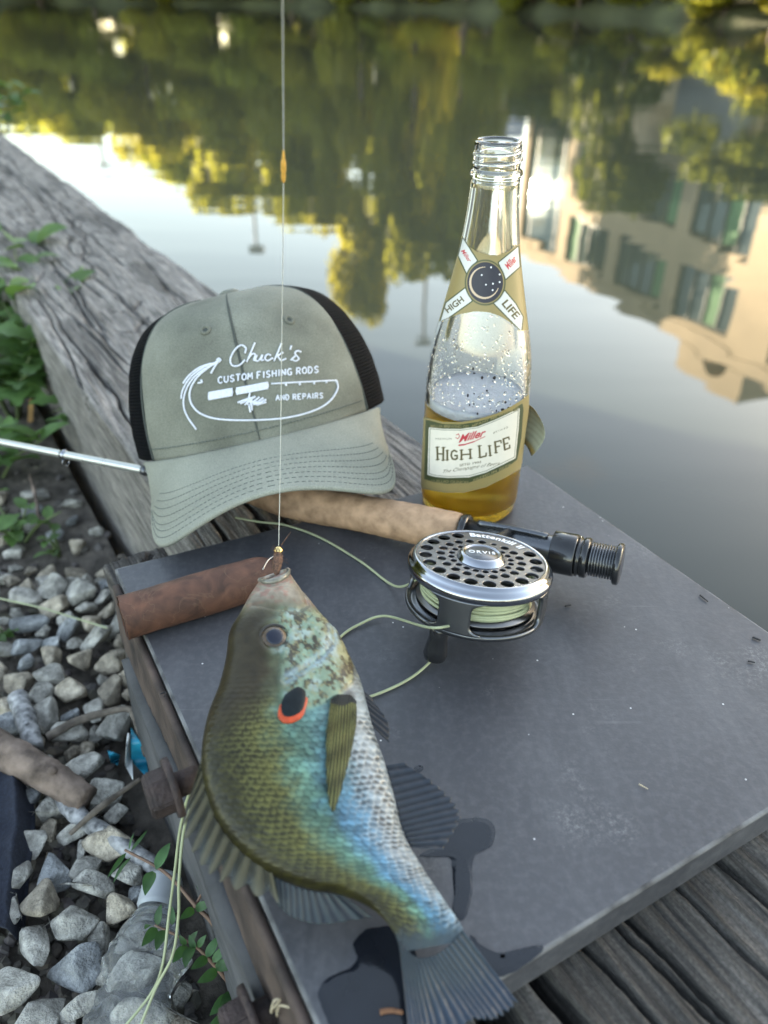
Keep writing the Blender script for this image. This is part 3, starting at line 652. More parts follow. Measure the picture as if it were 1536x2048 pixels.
def stone_zone(n, xs, ys, smin, smax, lift, tries=4000, gap=0.70):
    c = 0
    for _ in range(tries):
        if c >= n or len(placed) >= 296: break
        x, y = r.uniform(*xs), r.uniform(*ys)
        p = at(x, y, GZ+0.012); s = r.uniform(smin, smax)
        d = -((p[:2]-TO[:2])@TN[:2])
        e = (p[:2]-PA[:2])@PO[:2]                          # clear of the board below the plate
        if d < 0.02 or e < 0.03+s*0.7 and (p-PA)@PE > -0.02: continue
        if any((p[0]-q[0])**2+(p[1]-q[1])**2 < ((s+q[3])*gap)**2 for q in placed): continue
        z = float(bank_h(p[None])[0])+s*0.28+lift
        placed.append((p[0], p[1], z, s)); put_stone((p[0], p[1], z), s, int(r.integers(0, 15)), tuple(r.uniform(-0.45, 0.45, 2))+(r.uniform(0, 6.28),)); c += 1
stone_zone(150, (-30, 450), (1190, 2100), 0.014, 0.0215, 0.014, 18000, 0.62)
stone_zone(80, (-30, 480), (1170, 2100), 0.009, 0.013, 0.014, 14000, 0.60)
stone_zone(16, (-40, 330), (985, 1180), 0.012, 0.022, 0.0)
stone_zone(100, (-40, 540), (1130, 2120), 0.007, 0.011, 0.004, 9000)
def rubble():                                             # chips between the stones, too many to count
    mb = MB(); rr = np.random.default_rng(77)
    base = bmesh.new(); bmesh.ops.create_icosphere(base, subdivisions=1, radius=1.0); base.verts.ensure_lookup_table()
    bv = np.array([v.co[:] for v in base.verts]); bf = [tuple(v.index for v in f.verts) for f in base.faces]; base.free()
    c = 0
    while c < 1500:
        x, y = rr.uniform(-120, 600), rr.uniform(900, 2350); p = at(x, y, GZ+0.005); d = -((p[:2]-TO[:2])@TN[:2]); e = (p[:2]-PA[:2])@PO[:2]
        if d < 0.01 or (e < 0.03 and (p-PA)@PE > -0.02): continue
        if y < 1150 and rr.random() < 0.72: continue
        s = rr.uniform(0.003, 0.0085); q = bv*rr.uniform(0.5, 1.1, bv.shape)*s*np.array([1, 0.8, 0.6]); a = rr.uniform(0, 6.28)
        q = q@np.array([[math.cos(a), -math.sin(a), 0], [math.sin(a), math.cos(a), 0], [0, 0, 1]]).T
        g = rr.uniform(0.6, 1.15); mb.add(q+np.array([p[0], p[1], float(bank_h(p[None])[0])+s*0.3]), bf, (g, g*rr.uniform(0.9, 1), g*rr.uniform(0.8, 1))); c += 1
    o = mb.build('gravel', mat('gravel_chips', (0.11, 0.105, 0.10), 0.9, var=0.3, vs_=60, vcol=True), None, False, True)
    tag(o, 'small grey stone chips filling the gaps between the stones', 'gravel', kind='stuff')
rubble()

def gpt(x, y, lift): 
    p = at(x, y, GZ+0.02); p = at(x, y, float(bank_h(p[None])[0])+lift); return p
M_stick = mat('brown_stick', (0.10, 0.072, 0.055), 0.9, var=0.45, vs_=60, base2=(0.21, 0.16, 0.13), bump=0.8, bs=160, bdist=0.002)
M_lichen = mat('lichen_stick', (0.10, 0.10, 0.105), 0.9, var=0.5, vs_=180, base2=(0.30, 0.30, 0.30), bump=0.6, bs=300, bdist=0.001)
M_twig = mat('twig', (0.07, 0.055, 0.045), 0.9, var=0.4, vs_=120, base2=(0.13, 0.11, 0.09))
def stick(px, rad, lift, m, label, name='stick', knots=True):
    P = catmull([gpt(x, y, l) for (x, y), l in zip(px, lift)], 40); rr = np.interp(np.linspace(0, 1, 40), np.linspace(0, 1, len(rad)), rad)
    rr = rr*(0.85+0.35*vnoise(P*90, 5)); e = empty(name, P.mean(0), label, 'stick'); V, F = tube_geo(P, rr, 14)
    V = V+(vnoise(V*260, 8)[:, None]-0.5)*0.12*rr.mean(); mesh('bark', V, F, m, e)
    if knots:
        i = 24; u, w, d = frame(P[i+1]-P[i]); q = P[i]+w*rr[i]*0.8; mesh('twig_stub', *tube_geo([q-w*rr[i]*0.6, q+w*rr[i]*0.35+d*rr[i]*0.5], [rr[i]*0.4, rr[i]*0.25], 8), m, e)
stick([(-60, 1465), (40, 1520), (110, 1560), (175, 1600)], [0.011, 0.0115, 0.0105, 0.009], [0.034, 0.036, 0.034, 0.03], M_stick, 'thick brown stick with torn bark lying on the stones')
stick([(100, 1560), (150, 1625), (215, 1670), (320, 1740)], [0.0062, 0.006, 0.0055, 0.005], [0.022, 0.025, 0.025, 0.02], M_lichen, 'grey speckled stick lying below the brown one')
stick([(35, 1395), (52, 1440), (70, 1500)], [0.0068, 0.0072, 0.006], [0.026, 0.026, 0.024], M_lichen, 'short grey lichen covered stick near the brown one')
stick([(140, 1668), (200, 1615), (280, 1558)], [0.0016, 0.0022, 0.0014], [0.028, 0.036, 0.034], M_twig, 'thin dark twig crossing the grey stick', 'twig', False)
stick([(95, 1475), (160, 1440), (250, 1418), (270, 1440), (292, 1510)], [0.0036, 0.003, 0.0022, 0.002, 0.0018], [0.03, 0.034, 0.036, 0.036, 0.036], M_twig, 'thin bent twig running up to the blue wrapper', 'twig', False)
stick([(60, 950), (72, 1000), (78, 1050)], [0.0014, 0.0018, 0.0012], [0.012, 0.014, 0.01], M_stick, 'pale dry stalk lying on the dark soil', 'twig', False)
# split board pieces standing by the timber
M_stake = mat('orange_wood', (0.30, 0.17, 0.06), 0.8, var=0.3, vs_=40, base2=(0.42, 0.26, 0.10))
for (x0, y0, x1, y1, l0, l1, wd, lb) in ((197, 960, 186, 865, 0.0, 0.035, 0.005, 'small orange splinter of wood standing among the weeds'), (62, 850, 56, 740, 0.0, 0.03, 0.003, 'yellow dry leaf blade standing in the weeds')):
    a, b = gpt(x0, y0, l0), gpt(x0, y0, l0)+np.array([0.004, 0.01, l1]); e = MB(); V, F = box_geo((a+b)/2, wd*2, 0.002, np.linalg.norm(b-a), (1, 0, 0), (0, 1, 0), (b-a)/np.linalg.norm(b-a)); 
    V = np.array(V); V += (vnoise(V*300, 3)[:, None]-0.5)*wd*0.8; tag(e.add(V, F).build('wood_splinter', M_stake, None, False), lb, 'splinter')

# ---- dark cloth at the picture's left
def cloth():
    P = np.array([[gpt(-90+150*u*(0.92+0.1*math.sin(v*5)), 1500+340*v+20*u, 0.026) for v in np.linspace(0, 1, 60)] for u in np.linspace(0, 1, 44)])
    P[..., 2] += 0.014*fbm(P*45, 3, 6)+0.006*np.sin(P[..., 0]*130+P[..., 1]*60)-0.022*smooth(0.82, 1.0, np.linspace(0, 1, 44))[:, None]
    o = sheet('cloth', P, 0.0016, np.array([0, 0, 1.0]), mat('navy_fleece', (0.022, 0.026, 0.040), 0.95, var=0.35, vs_=500, bump=0.8, bs=900, bdist=0.001), None)
    tag(o, 'crumpled dark navy fleece cloth lying on the stones', 'cloth')
cloth()
# ---- torn blue wrapper
def wrapper():
    e = empty('wrapper', gpt(268, 1510, 0.02), 'torn blue and white plastic wrapper stuck by the bolt', 'wrapper'); m1 = mat('blue_plastic', (0.02, 0.26, 0.40), 0.3, var=0.2, vs_=90); m2 = mat('white_plastic', (0.6, 0.62, 0.62), 0.35, var=0.1)
    n = np.array([-0.5, -0.6, 0.6])
    def patch(px, l, m, nm):
        G = np.array([[gpt(*(np.array(px[0])*(1-u)*(1-v)+np.array(px[1])*u*(1-v)+np.array(px[2])*u*v+np.array(px[3])*(1-u)*v), l+0.012*math.sin(3*u+4*v)) for v in np.linspace(0, 1, 10)] for u in np.linspace(0, 1, 10)])
        sheet(nm, G, 0.0005, n/np.linalg.norm(n), m, e)
    patch([(262, 1455), (292, 1500), (298, 1560), (262, 1520)], 0.030, m1, 'blue_panel'); patch([(255, 1465), (263, 1470), (266, 1560), (250, 1530)], 0.032, m2, 'white_edge'); patch([(215, 1500), (240, 1510), (235, 1530), (222, 1525)], 0.018, m1, 'torn_corner')
wrapper()
# ---- crushed clear plastic bottle
def crushed_bottle():
    m = mat('clear_plastic', (0.92, 0.94, 0.95), 0.07, var=0.03, trans=0.92, ior=1.18, rvar=0.4, bump=0.3, bs=90, bdist=0.004); mc = mat('white_screw_cap', (0.36, 0.38, 0.40), 0.35, var=0.08)
    A, B = gpt(318, 1800, 0.030), gpt(238, 2120, 0.026); e = empty('plastic_bottle', (A+B)/2, 'crushed clear plastic bottle with a white cap among the stones', 'bottle')
    d = (B-A)/np.linalg.norm(B-A); u, w, _ = frame(d); L_ = np.linalg.norm(B-A)
    prof = [(0.0, 0.009), (0.06, 0.0095), (0.10, 0.010), (0.22, 0.015), (0.36, 0.019), (0.6, 0.018), (0.8, 0.019), (1.0, 0.018)]
    ts = np.linspace(0.0, 1, 60); rr = np.interp(ts, *zip(*prof)); n = 40; a = np.arange(n)*2*math.pi/n
    V = []
    for t, q in zip(ts, rr):
        c = A+d*L_*t; sq = 1-0.45*smooth(0.2, 0.5, t)
        den = 1+0.45*smooth(0.15, 0.4, t)*(fbm(np.stack([np.cos(a)*1.6, np.sin(a)*1.6, a*0+t*7], -1), 3, 2)-0.5)*2
        V.append(c+(np.cos(a)*q*den*1.1)[:, None]*u+(np.sin(a)*q*den*sq)[:, None]*w)
    mesh('shell', np.concatenate(V), grid_faces(60, n, True)+[tuple(range(59*n, 60*n))], m, e)
    prof = [(0.0, -0.013), (0.0100, -0.013), (0.0112, -0.011)]+[(0.0112+0.0006*(i % 2), -0.010+i*0.0012) for i in range(12)]+[(0.0105, 0.006)]
    mesh('screw_cap', *lathe_geo(prof, 40, A, d), mc, e)
    for k in range(3): mesh('thread_ring', *lathe_geo([(0.0098, 0.008+k*0.005), (0.0120, 0.0095+k*0.005), (0.0120, 0.0105+k*0.005), (0.0098, 0.012+k*0.005)], 40, A, d), m, e)
crushed_bottle()

# ---- weeds
def leaf_mesh(name, wid, fold, pts=7, tip=1.0, lob=0):
    V = []; F = []
    for i in range(pts):
        t = i/(pts-1); w = wid*math.sin(math.pi*t**0.8)**0.75*(1+lob*math.sin(t*14)) if 0 < t < 1 else 0.004
        z = 0.10*math.sin(t*2.4)-0.10*t*t
        V += [(-w, t, z+fold*w), (0, t, z), (w, t, z+fold*w)]
    for i in range(pts-1):
        a = i*3; F += [(a, a+1, a+4, a+3), (a+1, a+2, a+5, a+4)]
    me = bpy.data.meshes.new(name); me.from_pydata(V, [], F); me.update(); me.polygons.foreach_set('use_smooth', [True]*len(me.polygons)); return me
M_weed = mat('weed_leaf', (0.055, 0.125, 0.042), 0.45, var=0.25, vs_=3, orand=0.25, translu=0.3, tcol=(0.10, 0.22, 0.04))
M_weed2 = mat('bush_leaf', (0.075, 0.140, 0.040), 0.5, var=0.3, vs_=2, orand=0.35, translu=0.3, tcol=(0.17, 0.30, 0.05))
M_stem = mat('weed_stem', (0.16, 0.10, 0.07), 0.7, var=0.3, vs_=100)
M_gstem = mat('green_stem', (0.09, 0.12, 0.045), 0.7, var=0.3, vs_=60)
LF_oval = leaf_mesh('leaf', 0.21, 0.25); LF_oval.materials.append(M_weed)
LF_long = leaf_mesh('leaf', 0.075, 0.3); LF_long.materials.append(M_weed)
LF_broad = leaf_mesh('leaf', 0.33, 0.3, 9); LF_broad.materials.append(M_weed2)
LF_lob = leaf_mesh('leaf', 0.30, 0.2, 15, lob=0.28); LF_lob.materials.append(M_weed2)
def put_leaf(par, me, p, d, up, L_, twist=0.0):
    d = np.asarray(d, float); d /= np.linalg.norm(d); up = np.asarray(up, float); x = np.cross(d, up); x /= np.linalg.norm(x)+1e-9; z = np.cross(x, d)
    x2 = x*math.cos(twist)+z*math.sin(twist); z2 = np.cross(x2, d)
    o = bpy.data.objects.new('leaf', me); COL.objects.link(o)
    o.matrix_basis = Matrix([[x2[i]*L_, d[i]*L_, z2[i]*L_, p[i]] for i in range(3)]+[[0, 0, 0, 1]]); attach(o, par); return o
def pxleaf(par, me, x0, y0, x1, y1, l0, l1, wide_up=(0, -0.5, 1)):
    a, b = gpt(x0, y0, l0), gpt(x1, y1, l1); put_leaf(par, me, a, b-a, wide_up, np.linalg.norm(b-a), random.uniform(-0.3, 0.3))
w1 = empty('weed', gpt(480, 1990, 0.0), 'leafy green weed with oval leaves growing beside the rusty flange', 'weed')
mesh('stem', *tube_geo(catmull([gpt(500, 2020, 0.0), gpt(440, 1870, 0.05), gpt(390, 1810, 0.06), gpt(330, 1745, 0.062), gpt(250, 1700, 0.06)], 30), np.linspace(0.0015, 0.0007, 30), 6), M_stem, w1)
mesh('stem', *tube_geo(catmull([gpt(470, 1980, 0.02), gpt(420, 1920, 0.045), gpt(380, 1885, 0.05), gpt(310, 1850, 0.052)], 24), np.linspace(0.0013, 0.0006, 24), 6), M_stem, w1)
mesh('stem', *tube_geo(catmull([gpt(388, 1815, 0.058), gpt(405, 1785, 0.062), gpt(418, 1758, 0.064)], 12), np.linspace(0.0009, 0.0006, 12), 6), M_stem, w1)
for q in ((312, 1740, 340, 1685), (305, 1742, 290, 1790), (258, 1700, 268, 1665), (262, 1702, 295, 1660), (252, 1706, 215, 1755), (262, 1715, 226, 1765)): pxleaf(w1, LF_oval if q[0] > 300 else LF_long, *q, 0.062, 0.066)
for q in ((388, 1818, 360, 1838), (390, 1818, 425, 1806), (405, 1785, 396, 1750), (408, 1782, 428, 1772), (416, 1760, 420, 1745), (412, 1770, 402, 1745)): pxleaf(w1, LF_oval, *q, 0.06, 0.066)
for q in ((315, 1852, 322, 1808), (314, 1856, 284, 1892), (330, 1860, 312, 1900), (345, 1850, 342, 1810), (300, 1850, 290, 1858)): pxleaf(w1, LF_oval, *q, 0.052, 0.058)
for q in ((372, 1890, 358, 1870), (380, 1885, 395, 1862), (385, 1892, 370, 1935), (375, 1893, 345, 1925), (415, 1915, 382, 1938), (412, 1915, 438, 1872), (425, 1925, 452, 1890), (430, 1930, 470, 1935), (435, 1940, 395, 1965), (395, 1895, 412, 1870), (390, 1900, 378, 1870)): pxleaf(w1, LF_oval, *q, 0.05, 0.056)
for q in ((465, 1985, 440, 2010), (470, 1990, 455, 2040), (478, 1995, 490, 1970), (460, 1990, 420, 2030), (455, 2030, 420, 2048), (470, 2030, 500, 2050)): pxleaf(w1, LF_oval, *q, 0.03, 0.035)
def bushy(x, y, h, n, spread, L_, me, label, seed, st=5):
    r = np.random.default_rng(seed); base = gpt(x, y, 0.0); e = empty('weed', base, label, 'weed'); tips = []
    for k in range(st):
        a = r.uniform(0, 6.28); q = np.array([math.cos(a), math.sin(a), 0])*spread*r.uniform(0.3, 1.0); t = base+q+np.array([0, 0, h*r.uniform(0.55, 1.0)])
        P = catmull([base+q*0.1, base+q*0.45+np.array([0, 0, h*0.5]), t], 12); mesh('stem', *tube_geo(P, np.linspace(0.0022, 0.0008, 12), 5), M_gstem, e); tips.append(P)
    for i in range(n):
        P = tips[i % st]; p = P[int(r.integers(3, 12))]; a = r.uniform(0, 6.28); d = np.array([math.cos(a), math.sin(a), r.uniform(-0.1, 0.6)])
        put_leaf(e, me, p, d, (0, 0, 1), L_*r.uniform(0.6, 1.2), r.uniform(-0.5, 0.5))
bushy(60, 730, 0.15, 90, 0.12, 0.046, LF_broad, 'tall leafy weed pushing over the landward edge of the timber', 1, 9)
bushy(-20, 660, 0.13, 60, 0.13, 0.050, LF_broad, 'leafy weed behind the tall weed along the timber', 2, 7)
bushy(30, 840, 0.11, 80, 0.10, 0.046, LF_lob, 'low lobed weed in front of the tall leafy weed', 3, 9)
bushy(115, 790, 0.12, 60, 0.07, 0.038, LF_broad, 'small leafy weed tucked under the edge of the timber', 4, 7)
bushy(180, 890, 0.06, 18, 0.035, 0.034, LF_lob, 'little weed growing by the orange splinter', 5, 5)
bushy(-10, 960, 0.06, 34, 0.08, 0.042, LF_broad, 'low weed beneath the silver rod', 7, 6)
bushy(40, 1085, 0.04, 22, 0.05, 0.020, LF_broad, 'small creeping weed on the soil between two pale stones', 6, 6)
bushy(120, 1110, 0.03, 9, 0.03, 0.018, LF_broad, 'tiny green sprout on the dark soil', 8, 3)
bushy(10, 1290, 0.03, 7, 0.02, 0.016, LF_broad, 'tiny green sprout among the stones', 9, 3)
bushy(290, 1095, 0.06, 5, 0.012, 0.05, LF_long, 'thin blade weed behind the corner of the plate', 10, 2)
bushy(10, 270, 0.16, 30, 0.16, 0.07, LF_broad, 'leafy weed leaning over the far end of the timber', 11, 6)
# ================================================================== PRINT AND LETTERING TOOLS
def text_tris(s, bold=0.0, shear=0.0, spacing=1.0):       # built-in typeface -> triangles, cap height about 0.7, start at x = 0
    cu = bpy.data.curves.new('t', 'FONT'); cu.body = s; cu.offset = bold; cu.shear = shear; cu.space_character = spacing; cu.resolution_u = 4
    ob = bpy.data.objects.new('t', cu); COL.objects.link(ob)
    me = bpy.data.meshes.new_from_object(ob); me.calc_loop_triangles()
    V = np.array([v.co[:2] for v in me.vertices]) if len(me.vertices) else np.zeros((0, 2))
    T = np.array([V[list(t.vertices)] for t in me.loop_triangles]) if len(me.loop_triangles) else np.zeros((0, 3, 2))
    bpy.data.objects.remove(ob); bpy.data.curves.remove(cu); bpy.data.meshes.remove(me); return T
def place_text(T, p0, p1, hgt, up=None):                  # fit triangles between two baseline points (y grows downwards)
    p0, p1 = np.asarray(p0, float), np.asarray(p1, float); w = T[..., 0].max()-T[..., 0].min(); e = (p1-p0)/w
    u = np.asarray(up, float) if up is not None else np.array([e[1], -e[0]])/np.linalg.norm(e); u = u/np.linalg.norm(u)
    return p0+(T[..., :1]-T[..., 0].min())*e+T[..., 1:2]*u*(hgt/0.7)
class Canvas:                                             # colours evaluated at mesh vertices lying at points Q
    def __init__(s, Q, base): s.Q = Q; s.c = np.tile(np.asarray(base, float), (len(Q), 1))
    def put(s, m, col): s.c = s.c*(1-m[:, None])+np.asarray(col, float)*m[:, None]
    def poly(s, P, col):
        P = np.asarray(P, float); x, y = s.Q[:, 0], s.Q[:, 1]; ins = np.zeros(len(x), bool); j = len(P)-1
        for i in range(len(P)):
            c = ((P[i, 1] > y) != (P[j, 1] > y)) & (x < (P[j, 0]-P[i, 0])*(y-P[i, 1])/(P[j, 1]-P[i, 1]+1e-12)+P[i, 0]); ins ^= c; j = i
        s.put(ins.astype(float), col)
    def line(s, P, w, col): s.put(1-smooth(w*0.5-0.4, w*0.5+0.4, poly_dist(s.Q, P)), col)
    def ell(s, c, rx, ry, col, rot=0.0):
        d = s.Q-np.asarray(c, float); a = R_(rot); x = d[:, 0]*math.cos(a)+d[:, 1]*math.sin(a); y = -d[:, 0]*math.sin(a)+d[:, 1]*math.cos(a)
        s.put(1-smooth(0.97, 1.03, np.hypot(x/rx, y/ry)), col)
    def text(s, T, col):
        m = np.zeros(len(s.Q), bool); x, y = s.Q[:, 0], s.Q[:, 1]
        for t in T:
            lo, hi = t.min(0)-0.01, t.max(0)+0.01; k = np.where((x >= lo[0]) & (x <= hi[0]) & (y >= lo[1]) & (y <= hi[1]))[0]
            if not len(k): continue
            q = s.Q[k]; d1 = np.cross(t[1]-t[0], q-t[0]); d2 = np.cross(t[2]-t[1], q-t[1]); d3_ = np.cross(t[0]-t[2], q-t[2])
            m[k] |= ((d1 >= 0) & (d2 >= 0) & (d3_ >= 0)) | ((d1 <= 0) & (d2 <= 0) & (d3_ <= 0))
        s.put(m.astype(float), col)

# ================================================================== BEER BOTTLE
BO = np.array([0.0582, 0.4439, 0.0])
bprof = np.array([(0.0, 0.0300), (0.004, 0.0324), (0.010, 0.0330), (0.085, 0.0330), (0.095, 0.0324), (0.105, 0.0315), (0.1176, 0.0294), (0.130, 0.0264), (0.1424, 0.0236), (0.154, 0.0209), (0.166, 0.0183), (0.177, 0.0164), (0.188, 0.0149), (0.198, 0.0139), (0.2095, 0.0131)])
_zz = np.linspace(0, 0.2095, 160); _rr = np.interp(_zz, bprof[:, 0], bprof[:, 1]); _k = np.ones(9)/9
_rs = np.convolve(np.pad(_rr, 4, mode='edge'), _k, 'valid'); _rs[:4] = _rr[:4]
def brad(z): return np.interp(z, _zz, _rs)
M_clear = mat('bottle_glass', (0.97, 0.98, 0.97), 0.015, var=0.01, trans=1.0, ior=1.48, rvar=0.2)
M_beer = mat('beer', (1.0, 0.78, 0.14), 0.10, var=0.10, vs_=180, trans=1.0, ior=1.32, bump=0.35, bs=420, bdist=0.0012, translu=0.74, tcol=(1.0, 0.66, 0.035))  # strong yellow translucency stands in for the glint's glow in the beer
M_foam = mat('foam', (0.40, 0.41, 0.45), 0.7, var=0.12, vs_=260, bump=0.5, bs=700, bdist=0.001)
M_print = mat('label_print', (1, 1, 1), 0.42, var=0.05, vs_=300, vcol=True)
btl = empty('beer_bottle', BO, 'clear glass beer bottle half full of golden beer with labels', 'bottle')
def make_bottle():
    out = [(0.0, 0.003), (0.022, 0.003), (0.027, 0.0)]+[(float(brad(z)), z) for z in np.linspace(0.0006, 0.209, 90)]
    # finish: bead, thread, lip
    out += [(0.0126, 0.2098), (0.0139, 0.2108), (0.0143, 0.2122), (0.0139, 0.2136), (0.0127, 0.2145)]
    zt = 0.2150; out += [(0.0126, 0.2150), (0.0126, 0.2262), (0.0122, 0.2278), (0.0112, 0.2284), (0.0103, 0.2278)]
    inn = [(0.0100, 0.226), (0.0100, 0.2105)]+[(float(brad(z))-0.0026, z) for z in np.linspace(0.207, 0.012, 70)]+[(0.024, 0.0065), (0.012, 0.0052), (0.0, 0.0048)]
    mesh('glass', *lathe_geo(out+inn, 96, BO), M_clear, btl)
    P = [BO+np.array([math.cos(t)*0.0128, math.sin(t)*0.0128, 0.2165+0.0078*k/90]) for k, t in enumerate(np.linspace(2.2, 2.2+2*math.pi*1.75, 91))]
    mesh('screw_thread', *tube_geo(P, 0.0009*np.sin(np.linspace(0.15, math.pi-0.15, 91))**0.4, 8), M_clear, btl)
    LV = 0.0765
    liq = [(0.0, 0.0046), (0.012, 0.0050), (0.0242, 0.0063)]+[(float(brad(z))-0.0025, z) for z in np.linspace(0.0118, LV, 40)]+[(0.0, LV)]
    mesh('beer', *lathe_geo(liq, 96, BO), M_beer, btl)
    V = []; F = []; n = 96; a = np.arange(n)*2*math.pi/n; rings = []
    for rr, zz, amp in ((0.0, LV+0.0042, 0), (0.008, LV+0.0042, 0.3), (0.016, LV+0.0044, 0.4), (0.024, LV+0.0046, 0.5), (0.0280, LV+0.0054, 0.6), (0.02985, LV+0.0075, 1.4), (0.02992, LV+0.004, 0.4), (0.02992, LV-0.0018, 0.5), (0.0, LV-0.0018, 0)):
        q = np.stack([BO[0]+rr*np.cos(a), BO[1]+rr*np.sin(a), np.full(n, BO[2]+zz)], 1); q[:, 2] += 0.0016*amp*(fbm(q*260, 3, 3)-0.5); rings.append(q)
    mesh('foam', np.concatenate(rings), grid_faces(9, n, True), M_foam, btl)
make_bottle()
def bottle_patch(name, a0, a1, z0, z1, nu, nw, inside, draw, base, off=0.0003):
    # angle measured from the side that faces the camera, positive to the right
    fa = math.atan2(cC[1]-BO[1], cC[0]-BO[0]); A, Z = np.meshgrid(np.radians(np.linspace(a0, a1, nu)), np.linspace(z0, z1, nw), indexing='ij')
    rr = brad(Z)+off; P = np.stack([BO[0]+rr*np.cos(fa+A), BO[1]+rr*np.sin(fa+A), Z], -1).reshape(-1, 3)
    Q = topx(P); cv = Canvas(Q, base); draw(cv); keep = inside(Q, A.ravel(), Z.ravel())
    F = np.array(grid_faces(nu, nw)); F = F[keep[F].all(1)]; used = np.unique(F); mp = -np.ones(len(P), int); mp[used] = np.arange(len(used))
    return mesh(name, P[used], mp[F], M_print, btl, True, cv.c[used])
def inpoly(Q, P):
    P = np.asarray(P, float); x, y = Q[:, 0], Q[:, 1]; ins = np.zeros(len(x), bool); j = len(P)-1
    for i in range(len(P)):
        ins ^= ((P[i, 1] > y) != (P[j, 1] > y)) & (x < (P[j, 0]-P[i, 0])*(y-P[i, 1])/(P[j, 1]-P[i, 1]+1e-12)+P[i, 0]); j = i
    return ins
C_gold, C_green, C_cream, C_navy, C_red, C_ol = (0.26, 0.205, 0.085), (0.050, 0.062, 0.026), (0.66, 0.62, 0.54), (0.012, 0.014, 0.030), (0.42, 0.035, 0.05), (0.085, 0.070, 0.026)
def K5(*p): return [(800+x/4.654, 640+y/4.654) for x, y in p]
def K4(*p): return [(800+x/4.654, 260+y/4.654) for x, y in p]
def draw_main(c):
    top = K5((240, 900), (258, 930), (400, 968), (560, 970), (720, 945), (900, 890), (1040, 835), (1135, 770), (1160, 740))
    c.poly(K5((236, 925), (400, 968), (560, 972), (720, 948), (900, 893), (1040, 840), (1140, 775), (1150, 830), (1130, 1100), (1090, 1300), (1000, 1370), (860, 1440), (640, 1515), (430, 1525), (300, 1505), (225, 1480)), C_green)
    c.poly(K5((268, 1000), (400, 1012), (560, 1014), (720, 992), (880, 930), (1020, 865), (1115, 820), (1105, 1000), (1075, 1285), (960, 1345), (800, 1420), (640, 1465), (450, 1470), (330, 1460), (255, 1440)), C_cream)
    c.line(K5((280, 1012), (400, 1024), (560, 1026), (720, 1004), (880, 942), (1015, 880), (1102, 838), (1092, 1000), (1064, 1276), (950, 1332), (800, 1405), (640, 1450), (450, 1457), (335, 1447), (270, 1430), (280, 1012)), 1.0, C_green)
    gt = (0.20, 0.17, 0.08)
    for s, a, b in (('MILLER BREWING CO', (285, 1000), (640, 1005)), ('MPANY MILWAUKEE', (670, 1000), (1110, 830)), ('12 FLUID OUNCES', (290, 1510), (640, 1525)), ('PREMIUM BEER', (680, 1508), (1040, 1355))):
        c.text(place_text(text_tris(s, 0.02), *K5(a, b), 5.2, (0, -1)), gt)
    c.text(place_text(text_tris('PREMIUM', 0.0, 0, 1.3), *K5((330, 1115), (480, 1115)), 3.6, (0, -1)), C_ol)
    c.text(place_text(text_tris('BREWED', 0.0, 0, 1.3), *K5((870, 1060), (1005, 1005)), 3.6, (0, -1)), C_ol)
    c.text(place_text(text_tris('Miller', 0.028, 0.35), *K5((545, 1142), (795, 1078)), 15, (0.12, -1)), C_red)
    c.line(K5((525, 1070), (545, 1060), (555, 1085), (538, 1105), (520, 1095)), 1.6, C_red)
    for w, q in ((3.2, ((550, 1166), (600, 1160))), (2.4, ((600, 1160), (690, 1132))), (1.4, ((690, 1132), (790, 1085)))): c.line(K5(*q), w, C_red)
    L = lambda *p, w=4.0: c.line(K5(*p), w, C_ol)
    L((346, 1185), (350, 1300)); L((404, 1188), (402, 1305)); L((350, 1245), (402, 1248), w=3); L((440, 1215), (440, 1303))
    L((528, 1225), (505, 1213), (482, 1228), (476, 1262), (488, 1292), (515, 1298), (532, 1288), (532, 1262), (512, 1262), w=3.6)
    L((572, 1212), (572, 1298)); L((652, 1205), (656, 1288)); L((572, 1255), (654, 1248), w=3)
    L((738, 1172), (744, 1278)); L((744, 1280), (800, 1266), (802, 1240), w=3.2); L((832, 1172), (840, 1262))
    L((884, 1135), (894, 1235)); L((882, 1137), (938, 1122), (942, 1142), w=3); L((890, 1184), (926, 1174), w=2.8)
    L((962, 1108), (976, 1208)); L((960, 1108), (1012, 1090), (1016, 1110), w=3); L((970, 1158), (1004, 1146), w=2.8); L((976, 1208), (1022, 1190), (1020, 1166), w=3)
    for x0, x1, y in ((332, 364, 1186), (334, 366, 1301), (390, 420, 1189), (388, 418, 1306), (428, 452, 1216), (428, 452, 1304), (558, 586, 1213), (558, 588, 1299), (638, 668, 1206), (642, 672, 1289), (724, 756, 1173), (820, 846, 1172), (828, 854, 1263), (880, 908, 1237), (730, 752, 1280)):
        c.line(K5((x0, y), (x1, y-(x1-x0)*0.12)), 1.9, C_ol)
    c.text(place_text(text_tris('ESTD 1903', 0.02, 0, 1.1), *K5((555, 1362), (755, 1330)), 4.2, (0, -1)), C_ol)
    c.text(place_text(text_tris('The Champagne of Beers', 0.0, 0.45), *K5((400, 1425), (930, 1345)), 6.5, (0.1, -1)), C_ol)
main_out = K5((150, 860), (240, 905), (400, 945), (560, 948), (720, 922), (900, 868), (1040, 800), (1150, 730), (1200, 690), (1210, 1100), (1120, 1390), (980, 1470), (800, 1560), (600, 1610), (420, 1610), (300, 1590), (150, 1560))
bottle_patch('front_label', -98, 86, 0.014, 0.092, 420, 300, lambda Q, A, Z: inpoly(Q, main_out) & (A > -1.62) & (A < 1.45), draw_main, C_gold)
